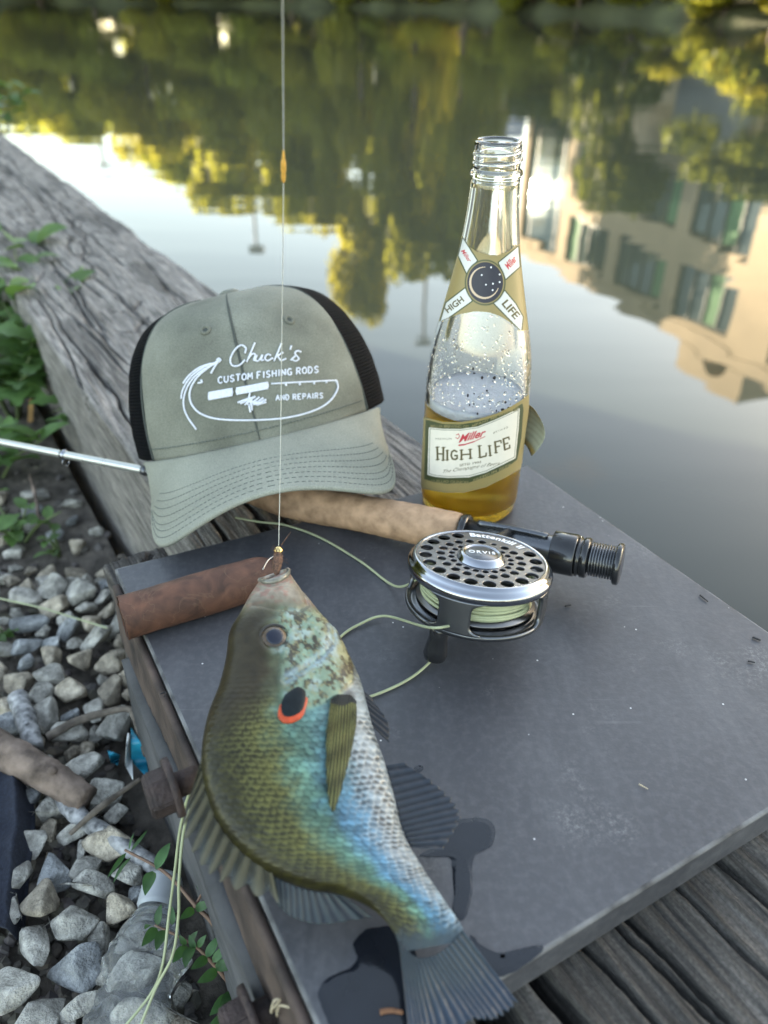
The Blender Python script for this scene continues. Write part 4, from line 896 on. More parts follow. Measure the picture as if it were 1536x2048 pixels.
def draw_neck(c):
    for s in (1, -1):
        for P in (((585, 1010), (545, 1170), (625, 1340), (715, 1215)), ((1100, 1088), (920, 1235), (985, 1385), (1114, 1270)), ((605, 1475), (430, 1610), (380, 1775), (450, 1745), (668, 1590)), ((975, 1500), (875, 1610), (1060, 1800), (1128, 1868), (1142, 1740), (1075, 1620))):
            q = K4(*P)
            if s == 1: c.line(q+[q[0]], 5.0, C_green)
            else: c.poly(q, (0.58, 0.58, 0.56))
    c.text(place_text(text_tris('Miller', 0.02, 0.3), *K4((565, 1125), (640, 1235)), 8), C_red)
    c.text(place_text(text_tris('Miller', 0.03, 0.3), *K4((1010, 1300), (1095, 1205)), 13), C_red)
    c.text(place_text(text_tris('HIGH', 0.03), *K4((445, 1705), (600, 1590)), 12), C_ol)
    c.text(place_text(text_tris('LIFE', 0.03), *K4((945, 1620), (1070, 1765)), 15), C_ol)
    o = K4((793, 1420))[0]; c.ell(o, 41, 46, C_green); c.ell(o, 38, 43, C_gold); c.ell(o, 36, 41, C_navy)
    arc = [(o[0]-1+29*math.cos(t), o[1]-31*math.sin(t)) for t in np.linspace(1.55, 5.9, 24)]
    for i in range(23): c.line(arc[i:i+2], 1.2+3.2*math.sin(math.pi*(i+0.5)/23), (0.55, 0.42, 0.30))
    for p in K4((848, 1278), (865, 1430), (928, 1415), (928, 1345), (862, 1490), (760, 1350), (800, 1440)): c.ell(p, 1.7, 1.7, (0.75, 0.75, 0.78))
neck_out = K4((560, 960), (600, 1015), (640, 1080), (720, 1132), (830, 1160), (900, 1165), (1000, 1132), (1110, 1060), (1180, 1030), (1250, 1500), (1200, 1860), (1140, 1872), (1110, 1860), (1020, 1790), (930, 1735), (830, 1700), (700, 1690), (560, 1715), (470, 1745), (350, 1790), (300, 1700), (420, 1400))
bottle_patch('neck_label', -80, 80, 0.108, 0.190, 300, 320, lambda Q, A, Z: inpoly(Q, neck_out), draw_neck, C_gold)
def peel():                                               # back label lifting off on the right
    fa = math.atan2(cC[1]-BO[1], cC[0]-BO[0]); G = np.zeros((26, 22, 3)); C = np.zeros((26, 22, 3))
    for i, t in enumerate(np.linspace(0, 1, 26)):
        for j, s in enumerate(np.linspace(0, 1, 22)):
            a = fa+R_(88+34*(1-t)); rr = 0.0334+0.011*t**1.8*(0.5+0.6*math.sin(math.pi*min(1, s*0.9))); z = 0.040+0.028*s+0.004*math.sin(t*3)
            G[i, j] = BO+np.array([rr*math.cos(a), rr*math.sin(a), z]); C[i, j] = C_gold if s < 0.1 or s > 0.93 else np.array((0.36, 0.38, 0.29))*(1.0 if (j % 3) else 0.8)
    n = np.array([math.cos(fa+1.2), math.sin(fa+1.2), 0]); sheet('peeling_label', G, 0.0002, n, M_print, btl, C)
peel()
def droplets():                                           # beads of froth and water left inside the glass
    rr = np.random.default_rng(8); base = bmesh.new(); bmesh.ops.create_icosphere(base, subdivisions=2, radius=1.0); bv = np.array([v.co[:] for v in base.verts]); bf = [tuple(v.index for v in f.verts) for f in base.faces]; base.free()
    fa = math.atan2(cC[1]-BO[1], cC[0]-BO[0]); mb = MB()
    for k in range(420):
        a = rr.uniform(0, 2*math.pi); z = 0.084+abs(rr.normal())*0.022
        if z > 0.19: continue
        q = float(brad(z))-0.0026; s = rr.uniform(0.0003, 0.0009)*(1.3 if rr.random() < 0.15 else 1)
        c = BO+np.array([q*math.cos(a), q*math.sin(a), z]); mb.add(bv*s*np.array([1, 1, rr.uniform(0.9, 1.8)])+c, bf)
    o = mb.build('droplets', M_clear, btl); tag(o, kind='stuff')
    mb = MB()
    for k in range(22):                                   # dark flecks stuck above the foam
        a = fa+R_(rr.normal()*16+18); z = 0.083+abs(rr.normal())*0.012; q = float(brad(z))-0.0029; s = rr.uniform(0.0003, 0.0010)
        mb.add(bv*s*rr.uniform(0.5, 1.3, 3)+BO+np.array([q*math.cos(a), q*math.sin(a), z]), bf)
    o = mb.build('flecks', mat('dark_fleck', (0.03, 0.02, 0.02), 0.8), btl); tag(o, kind='stuff')
droplets()
# ================================================================== FLY ROD AND REEL
M_cork = mat('cork', (0.30, 0.185, 0.105), 0.75, var=0.22, vs_=120, base2=(0.42, 0.27, 0.165), bump=0.4, bs=700, bdist=0.0006, detail=8)
M_satin = mat('satin_metal', (0.17, 0.168, 0.172), 0.34, metal=0.95, var=0.05, vs_=300, rvar=0.2)
M_chrome = mat('polished_metal', (0.30, 0.31, 0.34), 0.13, metal=1.0, var=0.04, rvar=0.2)
M_black = mat('black_metal', (0.030, 0.031, 0.034), 0.22, metal=0.6, var=0.1, coat=0.4)
M_gun = mat('gunmetal', (0.12, 0.125, 0.135), 0.28, metal=0.9, var=0.08)
M_line = mat('fly_line_green', (0.33, 0.36, 0.22), 0.5, var=0.10, vs_=90)
M_blank = mat('rod_blank', (0.42, 0.43, 0.41), 0.28, metal=0.7, var=0.08, coat=0.5)
M_white = mat('white_ink', (0.75, 0.75, 0.76), 0.5, var=0.03)
RA, RB = at(1236, 1128, 0.026), at(0, 884, -0.012); rx = (RB-RA)/np.linalg.norm(RB-RA)                # from the butt towards the tip
def rodpos(px):                                           # distance along the rod below a photo column
    t = np.linspace(-0.1, 0.6, 4000); q = topx(RA+rx*t[:, None]); return float(np.interp(-px, -q[:, 0], t))
rod = empty('fly_rod', RA, 'fly rod with cork grip, silver blank and perforated metal reel', 'fishing rod')
def rl(name, prof, m, par, n=48): return mesh(name, *lathe_geo([(r, h) for r, h in prof], n, RA, rx), m, par)
s0, s1, s2, s3, s4, s5 = (rodpos(x) for x in (1230, 1180, 1150, 1105, 935, 922))
seat = rl('reel_seat', [(0, s3-0.004), (0.0088, s3-0.004), (0.0090, s3), (0.0090, s4), (0.0, s4)], M_gun, rod)
th = [(0.0, s0)]; nth = 9
for k in range(nth):
    a = s0+(s1-s0)*k/nth; b = s0+(s1-s0)*(k+0.55)/nth; th += [(0.0080, a), (0.0099, a+(b-a)*0.35), (0.0099, b), (0.0080, b+0.0003)]
th += [(0.0086, s1+0.002), (0, s1+0.002)]; rl('threaded_end', th, M_gun, seat)
rl('end_cap', [(0, s0-0.0036), (0.0112, s0-0.0036), (0.0121, s0-0.0028), (0.0121, s0-0.0008), (0.0110, s0), (0.0, s0+0.0004)], M_black, seat)
rl('locking_ring', [(0.006, s1+0.0005), (0.0112, s1+0.0005), (0.0118, s1+0.0015), (0.0118, s1+0.004), (0.0108, s1+0.0045), (0.0108, s1+0.0055), (0.0118, s1+0.006), (0.0118, s2-0.0022), (0.0112, s2-0.0014), (0.006, s2-0.0014)], M_black, seat)
rl('slide_hood', [(0.006, s2-0.001), (0.0120, s2-0.001), (0.0124, s2), (0.0124, s3-0.0005), (0.0121, s3), (0.0098, s3), (0.0098, s3-0.002)], M_black, seat, 64)
grip_l = np.linspace(s5, s5+0.158, 60); tt = np.linspace(0, 1, 60)
gr = 0.0122+0.0010*np.sin(tt*math.pi*1.0)-0.0012*np.exp(-((tt-0.42)/0.16)**2)-0.0040*smooth(0.75, 1.0, tt)
gp = [(0.0, s5-0.0002), (0.0095, s5-0.0002), (0.0115, s5+0.0010)]+[(float(q)-0.00022*(1 if i % 4 == 0 else 0), float(h)) for i, (q, h) in enumerate(zip(gr, grip_l+0.002))]+[(0.0035, float(grip_l[-1])+0.003)]
grip = rl('cork_grip', gp, M_cork, rod, 64)
rl('grip_ferrule', [(0.0092, s4-0.0002), (0.0116, s4-0.0002), (0.0121, s4+0.0008), (0.0121, s5-0.0002), (0.0117, s5)], M_black, grip, 64)
tip = s5+0.158; rl('blank', [(0.0034, tip-0.005), (0.0033, tip+0.03), (0.0029, tip+0.20), (0.0026, tip+0.30), (0.0022, tip+0.9), (0, tip+0.9)], M_blank, rod, 24)
for px in (128, 300, 312, 290):
    h = rodpos(px); rl('thread_wrap', [(0.0028, h-0.0022), (0.0038, h-0.0018), (0.0038, h+0.0018), (0.0028, h+0.0022)], M_gun if px > 200 else M_chrome, rod, 24)
hg = rodpos(128); c = RA+rx*hg; dn = np.array([0, 0, -1.0]); mesh('line_guide', *tube_geo([c+dn*0.003+dn*0.0035*(1-math.cos(t))+np.cross(rx, dn)*0.0035*math.sin(t) for t in np.linspace(0, 2*math.pi, 24)], 0.0004, 6, False), M_chrome, rod)
# ---- reel: local axes ex (right), ey (away), en (axis, upwards)
en = np.array([0.075, 0.215, 1.0]); en /= np.linalg.norm(en); ex = np.array([1.0, -0.02, 0]); ex -= en*(ex@en); ex /= np.linalg.norm(ex); ey = np.cross(en, ex)
RC = at(962, 1116, 0.052); RR = 0.0362
reel_p = lambda x, y, z: RC+ex*x+ey*y+en*z
def rlathe(name, prof, m, par, n=96): return mesh(name, *lathe_geo(prof, n, RC, en, xdir=ex), m, par)
TH = 0.0285                                               # overall thickness below the face
frame_prof = [(0.0, -TH), (RR*0.93, -TH), (RR*1.0, -TH+0.0008), (RR*1.015, -TH+0.0022), (RR*1.01, -TH+0.0034), (RR*0.985, -TH+0.0036), (RR*0.965, -TH+0.0026), (RR*0.90, -TH+0.0026), (RR*0.885, -TH+0.0034), (RR*0.80, -TH+0.0034), (RR*0.79, -TH+0.0022), (0.0, -TH+0.0022)]
reel = rlathe('reel', frame_prof, M_gun, rod)
rim = rlathe('spool_rim', [(RR*0.905, 0.0002), (RR*0.935, 0.0008), (RR*0.955, 0.0004), (RR*0.985, -0.0012), (RR*1.0, -0.0026), (RR*1.02, -0.0030), (RR*1.035, -0.0044), (RR*1.035, -0.0062), (RR*1.01, -0.0078), (RR*0.985, -0.0086), (RR*0.90, -0.0086), (RR*0.90, -0.0040)], M_chrome, reel)
def face_plate():
    n = 96; r0 = RR*0.907; loops = [[(r0*math.cos(2*math.pi*k/n), r0*math.sin(2*math.pi*k/n)) for k in range(n)]]; holes = []
    for k in range(20):                                   # outer ring of large holes, left open where the lettering runs
        a = 2*math.pi*k/20+0.05
        if 0.62 < a < 1.75: continue
        holes.append((0.79, a, 0.092))
    for k in range(20):
        a = 2*math.pi*k/20+0.20
        holes.append((0.575, a, 0.062 if not (1.0 < a < 1.3) else 0.04))
    for k in range(20): holes.append((0.425, 2*math.pi*k/20+0.05, 0.045))
    for rr, a, q in holes:
        m = 16; loops.append([(RR*rr*math.cos(a)+RR*q*math.cos(2*math.pi*j/m), RR*rr*math.sin(a)+RR*q*math.sin(2*math.pi*j/m)) for j in range(m)])
    V = []; E_ = []
    for lp in loops:
        o = len(V); V += lp; E_ += [(o+i, o+(i+1) % len(lp)) for i in range(len(lp))]
    v2, _, f2, _, _, _ = geometry.delaunay_2d_cdt([Vector(p) for p in V], E_, [], 0, 1e-7)
    P2 = np.array([p[:] for p in v2]); keep = []
    for f in f2:
        c = P2[list(f)].mean(0)
        if all(math.hypot(c[0]-RR*rr*math.cos(a), c[1]-RR*rr*math.sin(a)) > RR*q*0.985 for rr, a, q in holes): keep.append(tuple(f))
    t = 0.0018; k = len(P2); W = [reel_p(x, y, 0.0) for x, y in P2]+[reel_p(x, y, -t) for x, y in P2]
    from collections import Counter
    ed = Counter(); [ed.update([tuple(sorted((f[i], f[(i+1) % len(f)]))) for i in range(len(f))]) for f in keep]
    F = keep+[tuple(i+k for i in f[::-1]) for f in keep]+[(a, b, b+k, a+k) for (a, b), c in ed.items() if c == 1]
    fp = mesh('spool_face', W, F, M_satin, reel, False); mod = fp.modifiers.new('edge', 'BEVEL'); mod.width = 0.00025; mod.segments = 1; mod.limit_method = 'ANGLE'
face_plate()
hub = rlathe('hub', [(0.0, 0.0026), (RR*0.235, 0.0026), (RR*0.25, 0.0032), (RR*0.275, 0.0034), (RR*0.305, 0.0026), (RR*0.335, 0.0008), (RR*0.345, 0.0001)], M_chrome, reel)
rlathe('hub_cap', [(0.0, 0.0031), (RR*0.225, 0.0030), (RR*0.235, 0.00265)], M_gun, hub)
rlathe('spool_core', [(RR*0.45, -0.0018), (RR*0.45, -TH+0.003)], M_gun, reel, 48)
rlathe('spool_flange', [(RR*0.30, -TH+0.0046), (RR*0.84, -TH+0.0046), (RR*0.86, -TH+0.0054), (RR*0.86, -TH+0.0062), (RR*0.30, -TH+0.0062)], M_satin, reel)
def flat_text(name, T, f, par, m, th=0.00025):            # triangles -> raised ink following a placing function
    V = []; F = []
    for t in T:
        o = len(V); V += [f(*p, 0.00012) for p in t]+[f(*p, 0.00012+th) for p in t]; F += [(o+3, o+4, o+5), (o, o+1, o+4, o+3), (o+1, o+2, o+5, o+4), (o+2, o, o+3, o+5)]
    return mesh(name, V, F, m, par, False)
TB = text_tris('Battenkill II', 0.03, 0.0, 1.08); w = TB[..., 0].max(); x0 = TB[..., 0].min()
def on_arc(x, y, z):
    a = R_(97-62*(x-x0)/(w-x0)); rr = RR*0.735+y*0.0062; return reel_p(rr*math.cos(a), rr*math.sin(a), z)
flat_text('lettering', TB, on_arc, reel, M_white)
TO_ = text_tris('ORVIS', 0.015, 0.0, 1.25); w2 = TO_[..., 0].max()
flat_text('lettering', TO_, lambda x, y, z: reel_p((x-w2/2)*0.0043, (y-0.3)*0.0042, 0.0030+z), reel, M_white)
for a0, aw in ((-113, 13), (-25, 9), (60, 9), (150, 9)):                 # frame pillars, flaring where they meet the rims
    G = np.zeros((24, 16, 3)); Nn = np.zeros((24, 16, 3))
    for i, t in enumerate(np.linspace(0, 1, 24)):
        hw = aw*(1+0.9*(2*t-1)**6)
        for j, s in enumerate(np.linspace(-1, 1, 16)):
            a = R_(a0+hw*s); d = ex*math.cos(a)+ey*math.sin(a); G[i, j] = RC+d*RR*0.985+en*(-0.0075-(TH-0.0105)*t); Nn[i, j] = d
    sheet('pillar', G, 0.0022, Nn, M_gun, reel)
mb = MB(); rr_ = np.random.default_rng(3)                 # wound line: two crossing layers
for lay, (r0, tz) in enumerate(((0.0272, 9), (0.0284, 8))):
    P = []
    for k, t in enumerate(np.linspace(0, tz*2*math.pi, tz*56)):
        f = k/(tz*56); h = -0.0105-(TH-0.0185)*(f if lay else 1-f)+0.0007*math.sin(t*1.31+lay)+0.0004*math.sin(t*2.7)
        q = r0+0.0004*math.sin(t*0.9+lay*2); P.append(RC+(ex*math.cos(t)+ey*math.sin(t))*q+en*h)
    mb.add(*tube_geo(P, 0.00085, 8))
mb.build('wound_line', M_line, reel); rlathe('line_backing', [(0.0268, -0.0095), (0.0268, -TH+0.0062)], M_line, reel, 64)
kb = reel_p(-0.0190, -0.0235, -TH); kd = np.array([-0.10, -0.12, -1.0]); kd /= np.linalg.norm(kd)
mesh('handle_knob', *lathe_geo([(0.0, -0.001), (0.0042, -0.001), (0.0050, 0.001), (0.0047, 0.006), (0.0056, 0.012), (0.0062, 0.0165), (0.0056, 0.0190), (0.0036, 0.0202), (0.0, 0.0205)], 32, kb, kd), M_black, reel)
fc = RA+rx*((s3+s4)/2); mid = (fc+RC-en*TH/2)/2
P = [RA+rx*s3+rx*0.004+np.array([0, 0, 0.0095]), fc+np.array([0, 0, 0.0100]), RA+rx*s4-rx*0.006+np.array([0, 0, 0.0095])]
mesh('reel_foot', *tube_geo(catmull(P, 14), 0.0022, 10), M_gun, reel)
mesh('foot_post', *tube_geo([fc+np.array([0, 0, 0.008]), RC-en*TH*0.45+ey*RR*0.95], 0.0032, 12), M_gun, reel)

# ---- loose fly line
def hose(name, P, label, r=0.00072, n=160): 
    o = mesh(name, *tube_geo(catmull(P, n), r, 8), M_line); return tag(o, label, 'fishing line', 'loose fly line')
z1 = 0.0012
hose('fly_line', [at(470, 1035, 0.004), at(520, 1044, z1), at(570, 1050, z1), at(640, 1075, z1), at(720, 1122, z1), at(790, 1172, 0.004), reel_p(-0.030, 0.008, -0.019), reel_p(-0.024, 0.012, -0.017)], 'pale green fly line running from under the cap to the reel')
hose('fly_line', [reel_p(-0.0140, -0.0320, -0.0225), reel_p(-0.026, -0.034, -0.0235), at(770, 1232, 0.006), at(720, 1248, 0.002), at(680, 1275, z1), at(640, 1330, z1), at(650, 1385, z1), at(700, 1400, z1), at(760, 1386, z1), at(830, 1350, z1), at(880, 1300, 0.003), at(892, 1262, 0.010), reel_p(-0.013, -0.026, -0.0240)], 'pale green fly line looping from the reel behind the fish')
M_line2 = M_line
# ================================================================== TRUCKER CAP
CA, CB, CH, CE = 0.097, 0.098, 0.100, 0.50              # half width, half depth, height, boxiness of the crown
cap_front = at(522, 886, 0.046)
yf = np.array([0.15, -1.0, 0.0]); yf /= np.linalg.norm(yf); xr = np.array([-yf[1], yf[0], 0.0]); zu = np.array([0, 0, 1.0])
_ph, _ro = R_(21), R_(10.0)                               # leaning back, right side up
y1 = yf*math.cos(_ph)+zu*math.sin(_ph); zz1 = -yf*math.sin(_ph)+zu*math.cos(_ph)
CX = xr*math.cos(_ro)+zz1*math.sin(_ro); CZ = -xr*math.sin(_ro)+zz1*math.cos(_ro); CY = y1
CO = cap_front-CY*CB
M3 = np.stack([CX, CY, CZ])                               # world -> local rows
def cw(p): return CO+np.asarray(p, float)@M3
cap = empty('trucker_cap', CO-np.array([0, 0, 0.02]), 'olive trucker cap with black mesh sides and white embroidered lettering', 'cap')
M_cloth = mat('cap_twill', (0.126, 0.130, 0.104), 0.9, var=0.20, vs_=22, speck=(1300, 0.22), bump=0.5, bs=1500, bdist=0.0004, base2=(0.160, 0.164, 0.134))
M_vis = mat('visor_twill', (0.225, 0.230, 0.190), 0.9, var=0.14, vs_=22, speck=(1300, 0.20), bump=0.5, bs=1500, bdist=0.0004)
M_under = M_vis
M_thread = mat('white_thread', (0.56, 0.58, 0.64), 0.6, var=0.12, vs_=900)
M_seam = mat('dark_thread', (0.050, 0.058, 0.052), 0.8, var=0.1)
def mesh_mat():
    m = bpy.data.materials.new('black_netting'); m.use_nodes = True; nt = m.node_tree; b = nt.nodes['Principled BSDF']; L = nt.links.new
    b.inputs['Base Color'].default_value = (0.003, 0.0035, 0.005, 1); b.inputs['Roughness'].default_value = 0.7; setin(b, 'Specular IOR Level', 0.06)
    uv = N(nt, 'ShaderNodeAttribute', attribute_name='Col'); sp = N(nt, 'ShaderNodeSeparateColor'); L(uv.outputs['Color'], sp.inputs[0]); hs = []
    for i, f in ((0, 1150.0), (1, 850.0)):
        mu = N(nt, 'ShaderNodeMath', operation='MULTIPLY'); mu.inputs[1].default_value = f; L(sp.outputs[i], mu.inputs[0])
        s = N(nt, 'ShaderNodeMath', operation='SINE'); L(mu.outputs[0], s.inputs[0]); hs.append(s)
    mx = N(nt, 'ShaderNodeMath', operation='MAXIMUM'); L(hs[0].outputs[0], mx.inputs[0]); L(hs[1].outputs[0], mx.inputs[1])
    bp = N(nt, 'ShaderNodeBump'); bp.inputs['Strength'].default_value = 0.8; bp.inputs['Distance'].default_value = 0.0008; L(mx.outputs[0], bp.inputs['Height']); L(bp.outputs[0], b.inputs['Normal'])
    # open meshes let what lies behind show through
    gt = N(nt, 'ShaderNodeMath', operation='GREATER_THAN'); gt.inputs[1].default_value = -0.93; L(mx.outputs[0], gt.inputs[0]); L(gt.outputs[0], b.inputs['Alpha'])
    return m
M_net = mesh_mat()
def crown(ph, th): 
    r = np.cos(th)**CE; return np.stack([CA*r*np.sin(ph), CB*r*np.cos(ph), CH*np.sin(th)], -1)
def crown_n(ph, th):
    e = 1e-3; a = crown(ph+e, th)-crown(ph-e, th); b = crown(ph, np.minimum(th+e, 1.5695))-crown(ph, th-e); n = np.cross(b, a)
    n = n/(np.linalg.norm(n, axis=-1, keepdims=True)+1e-12); c = crown(ph, th); s = np.sign((n*c).sum(-1, keepdims=True)); s[s == 0] = 1; return n*s
def panel(name, p0, p1, m, off=0.0, nu=70, nw=60, th=0.0014, t0=0.0, t1=1.553, uv=False, wrinkle=0.0):
    ph, t = np.meshgrid(np.radians(np.linspace(p0, p1, nu)), np.linspace(t0, t1, nw), indexing='ij')
    n = crown_n(ph, t); G = crown(ph, t)+n*off
    if wrinkle: G = G+n*(fbm(G*28, 3, 4)[..., None]-0.5)*wrinkle
    C = None
    if uv: C = np.stack([ph*CA*3.0, t*CH*3.0, ph*0], -1)
    return sheet(name, cw(G), th, n@M3, m, cap, C)
panel('front_panel', -52, -0.25, M_cloth, wrinkle=0.0026); panel('front_panel', 0.25, 52, M_cloth, wrinkle=0.0026)
panel('mesh_panel', 51.5, 180, M_net, -0.0006, uv=True, th=0.0006, wrinkle=0.003); panel('mesh_panel', -180, -51.5, M_net, -0.0006, uv=True, th=0.0006, wrinkle=0.003)
panel('sweatband', -178, 178, M_seam, -0.0022, 120, 8, 0.001, 0.01, 0.22)
for a in (-52, 0, 52):
    t = np.linspace(0.0, 1.5, 60); P = crown(np.full(60, R_(a)), t)+crown_n(np.full(60, R_(a)), t)*(0.0006 if a else 0.0003); mesh('seam', *tube_geo(cw(P), 0.0007 if a else 0.0006, 6), M_seam, cap)
mesh('button', *lathe_geo([(0.0, 0.0050), (0.004, 0.0046), (0.0070, 0.0030), (0.0080, 0.0010), (0.0078, -0.001), (0.0, -0.001)], 32, cw((0, 0, CH-0.0002)), CZ), M_cloth, cap)
# visor
def visor(u, w):                                          # u -1..1 across, w 0..1 outwards
    ph = u*R_(63); x0, y0 = CA*np.sin(ph), CB*np.cos(ph)
    x1 = 0.0825*np.sign(u)*np.abs(np.sin(u*R_(88)))**0.80; y1_ = 0.030+(CB+0.056-0.030)*np.clip(1-np.abs(u)**3.6, 0, 1)**0.62
    x = x0+(x1-x0)*w; y = y0+(y1_-y0)*w; d = np.maximum(0, y-CB*np.sqrt(np.clip(1-(x/CA)**2, 0, 1)))
    z = 0.001-0.42*d-2.5*x*x*np.minimum(1, 0.12+w*1.15)
    return np.stack([x, y, z], -1)
U, W = np.meshgrid(np.linspace(-1, 1, 120), np.linspace(0, 1, 36), indexing='ij'); G = visor(U, W)
gn = np.cross(np.gradient(G, axis=0), np.gradient(G, axis=1)); gn /= np.linalg.norm(gn, axis=-1, keepdims=True)+1e-9; gn *= np.sign(gn[..., 2:3])
vis = sheet('visor', cw(G), 0.0030, gn@M3, M_vis, cap)
P = visor(np.linspace(-1, 1, 120), np.full(120, 1.0)); mesh('visor_edge', *tube_geo(cw(P), 0.0018, 8), M_vis, vis)
for k in range(8):                                        # rows of stitching
    w_ = 0.93-0.085*k; um = 0.93-0.035*k; nd = 64; mb = MB()
    for i in range(nd):
        u = np.linspace(-um+2*um*i/nd, -um+2*um*(i+0.62)/nd, 3); q = visor(u, np.full(3, w_)); q2 = visor(u, np.full(3, w_-0.01)); q3 = visor(u+0.004, np.full(3, w_)); n = np.cross(q3-q, q2-q); n /= np.linalg.norm(n, axis=1)[:, None]; n *= np.sign(n[:, 2:3])
        mb.add(*tube_geo(cw(q+n*0.00155), 0.00030, 5))
    if k < 7: mb.build('stitch_row', mat('visor_thread', (0.115, 0.128, 0.112), 0.9) if k == 0 else bpy.data.materials['visor_thread'], vis)
mb = MB()
for i in range(70):
    ph = np.radians(np.linspace(-50+100*i/70, -50+100*(i+0.6)/70, 3)); t = np.full(3, 0.085); mb.add(*tube_geo(cw(crown(ph, t)+crown_n(ph, t)*0.0012), 0.0004, 5))
mb.build('stitch_row', bpy.data.materials['visor_thread'], cap)
# embroidery: photo pixel -> point on the crown
def cap_hit(px, py):
    d = M3@ray(px, py); o = M3@(cC-CO); t = np.linspace(0.3, 0.9, 6000); q = o+d*t[:, None]
    f = (q[:, 0]/CA)**2+(q[:, 1]/CB)**2-np.clip(1-(q[:, 2]/CH)**2, 1e-6, 1)**CE; f = np.where(np.abs(q[:, 2]) > CH*0.999, 1, f)
    i = np.argmax(f < 0)
    if f[i] >= 0: return None
    return q[i]
def k3(p): return (220+p[0]/2.56, 560+p[1]/2.56)
def crown_out(q):
    th = np.arcsin(np.clip(q[2]/CH, -0.999, 0.999)); ph = math.atan2(q[0]/CA, q[1]/CB); return crown_n(np.array(ph), np.array(th))
def sew(mb, pts, r=0.00055, n=None, sm=True, lift=0.0011):
    P = np.asarray(pts, float); n = n or max(4, 4*len(P)); P = catmull(P, n) if sm and len(P) > 2 else np.stack([np.interp(np.linspace(0, 1, n), np.linspace(0, 1, len(P)), P[:, k]) for k in (0, 1)], 1)
    Q = [cap_hit(*k3(p)) for p in P]; Q = [q for q in Q if q is not None]
    if len(Q) > 2: mb.add(*tube_geo(cw(np.array([q+crown_out(q)*lift for q in Q])), r, 6))
G_ = {'A': [[(0, 0), (.5, 1), (1, 0)], [(.2, .4), (.8, .4)]], 'C': [[(.95, .85), (.5, 1), (.08, .75), (.08, .25), (.5, 0), (.95, .15)]], 'D': [[(.05, 0), (.05, 1), (.6, .95), (.95, .5), (.6, .05), (.05, 0)]],
      'E': [[(.9, 1), (.1, 1), (.1, 0), (.9, 0)], [(.1, .5), (.7, .5)]], 'F': [[(.9, 1), (.1, 1), (.1, 0)], [(.1, .52), (.7, .52)]], 'G': [[(.95, .85), (.5, 1), (.08, .75), (.08, .25), (.5, 0), (.95, .15), (.95, .45), (.6, .45)]],
      'H': [[(.08, 0), (.08, 1)], [(.92, 0), (.92, 1)], [(.08, .5), (.92, .5)]], 'I': [[(.5, 0), (.5, 1)]], 'M': [[(0, 0), (.1, 1), (.5, .35), (.9, 1), (1, 0)]], 'N': [[(.08, 0), (.08, 1), (.92, 0), (.92, 1)]],
      'O': [[(.5, 0), (.06, .25), (.06, .75), (.5, 1), (.94, .75), (.94, .25), (.5, 0)]], 'P': [[(.1, 0), (.1, 1), (.7, .97), (.92, .75), (.7, .5), (.1, .48)]], 'R': [[(.1, 0), (.1, 1), (.7, .97), (.92, .75), (.7, .5), (.1, .48)], [(.45, .48), (.95, 0)]],
      'S': [[(.92, .85), (.5, 1), (.1, .78), (.3, .55), (.75, .42), (.92, .2), (.5, 0), (.06, .14)]], 'T': [[(0, 1), (1, 1)], [(.5, 1), (.5, 0)]], 'U': [[(.08, 1), (.08, .25), (.5, 0), (.92, .25), (.92, 1)]]}
def sew_text(name, s, p0, p1, h, bow=0.0, r=0.00042):
    p0, p1 = np.asarray(p0, float), np.asarray(p1, float); adv = sum(0.55 if c == 'I' else (0.5 if c == ' ' else 1.0) for c in s); e = (p1-p0)/adv; x = 0.0; mb = MB()
    for c in s:
        a = 0.55 if c == 'I' else (0.5 if c == ' ' else 1.0)
        for st in G_.get(c, []):
            pts = []
            for gx, gy in st:
                f = (x+a*0.1+gx*a*0.74)/adv; pts.append(p0+e*(x+a*0.1+gx*a*0.74)+np.array([0, -gy*h+bow*4*f*(1-f)]))
            sew(mb, pts, r, sm=False, n=max(5, 5*len(pts)))
        x += a
    mb.build(name, M_thread, cap)
mb = MB()
for st in (((692, 378), (696, 352), (672, 338), (640, 362), (618, 408), (628, 440), (662, 440), (692, 412)), ((742, 325), (722, 372), (700, 424)), ((704, 412), (728, 382), (744, 386), (736, 412), (750, 414)), ((752, 388), (744, 412), (760, 416), (780, 386)), ((780, 386), (774, 412), (788, 412)),
           ((824, 390), (806, 384), (792, 402), (806, 416), (832, 402)), ((876, 328), (858, 372), (838, 418)), ((848, 396), (884, 374)), ((858, 394), (874, 414), (900, 406)), ((926, 340), (920, 360)), ((922, 414), (946, 392)), ((976, 372), (956, 366), (944, 378), (956, 394), (964, 406), (948, 418), (930, 410))): sew(mb, st, 0.00062)
mb.build('lettering', M_thread, cap)
sew_text('lettering', 'CUSTOM FISHING RODS', (553, 532), (1068, 476), 33, -4, 0.00055); sew_text('lettering', 'AND REPAIRS', (846, 618), (1090, 606), 27, 0, 0.00050)
mb = MB()
for (a, b, w_) in (((505, 596), (632, 574), 17), ((645, 571), (812, 541), 15)):
    for k in np.linspace(-1, 1, 9): sew(mb, ((a[0]+3*abs(k), a[1]+k*w_), (b[0]-3*abs(k), b[1]+k*w_)), 0.00062, 12, False)
sew(mb, ((824, 533), (990, 524), (1155, 516)), 0.0006, 20)
for x, y in ((898, 540), (968, 536), (1040, 532), (1102, 526), (1152, 522)): sew(mb, ((x, y-6), (x+2, y+4)), 0.0008, 4, False)
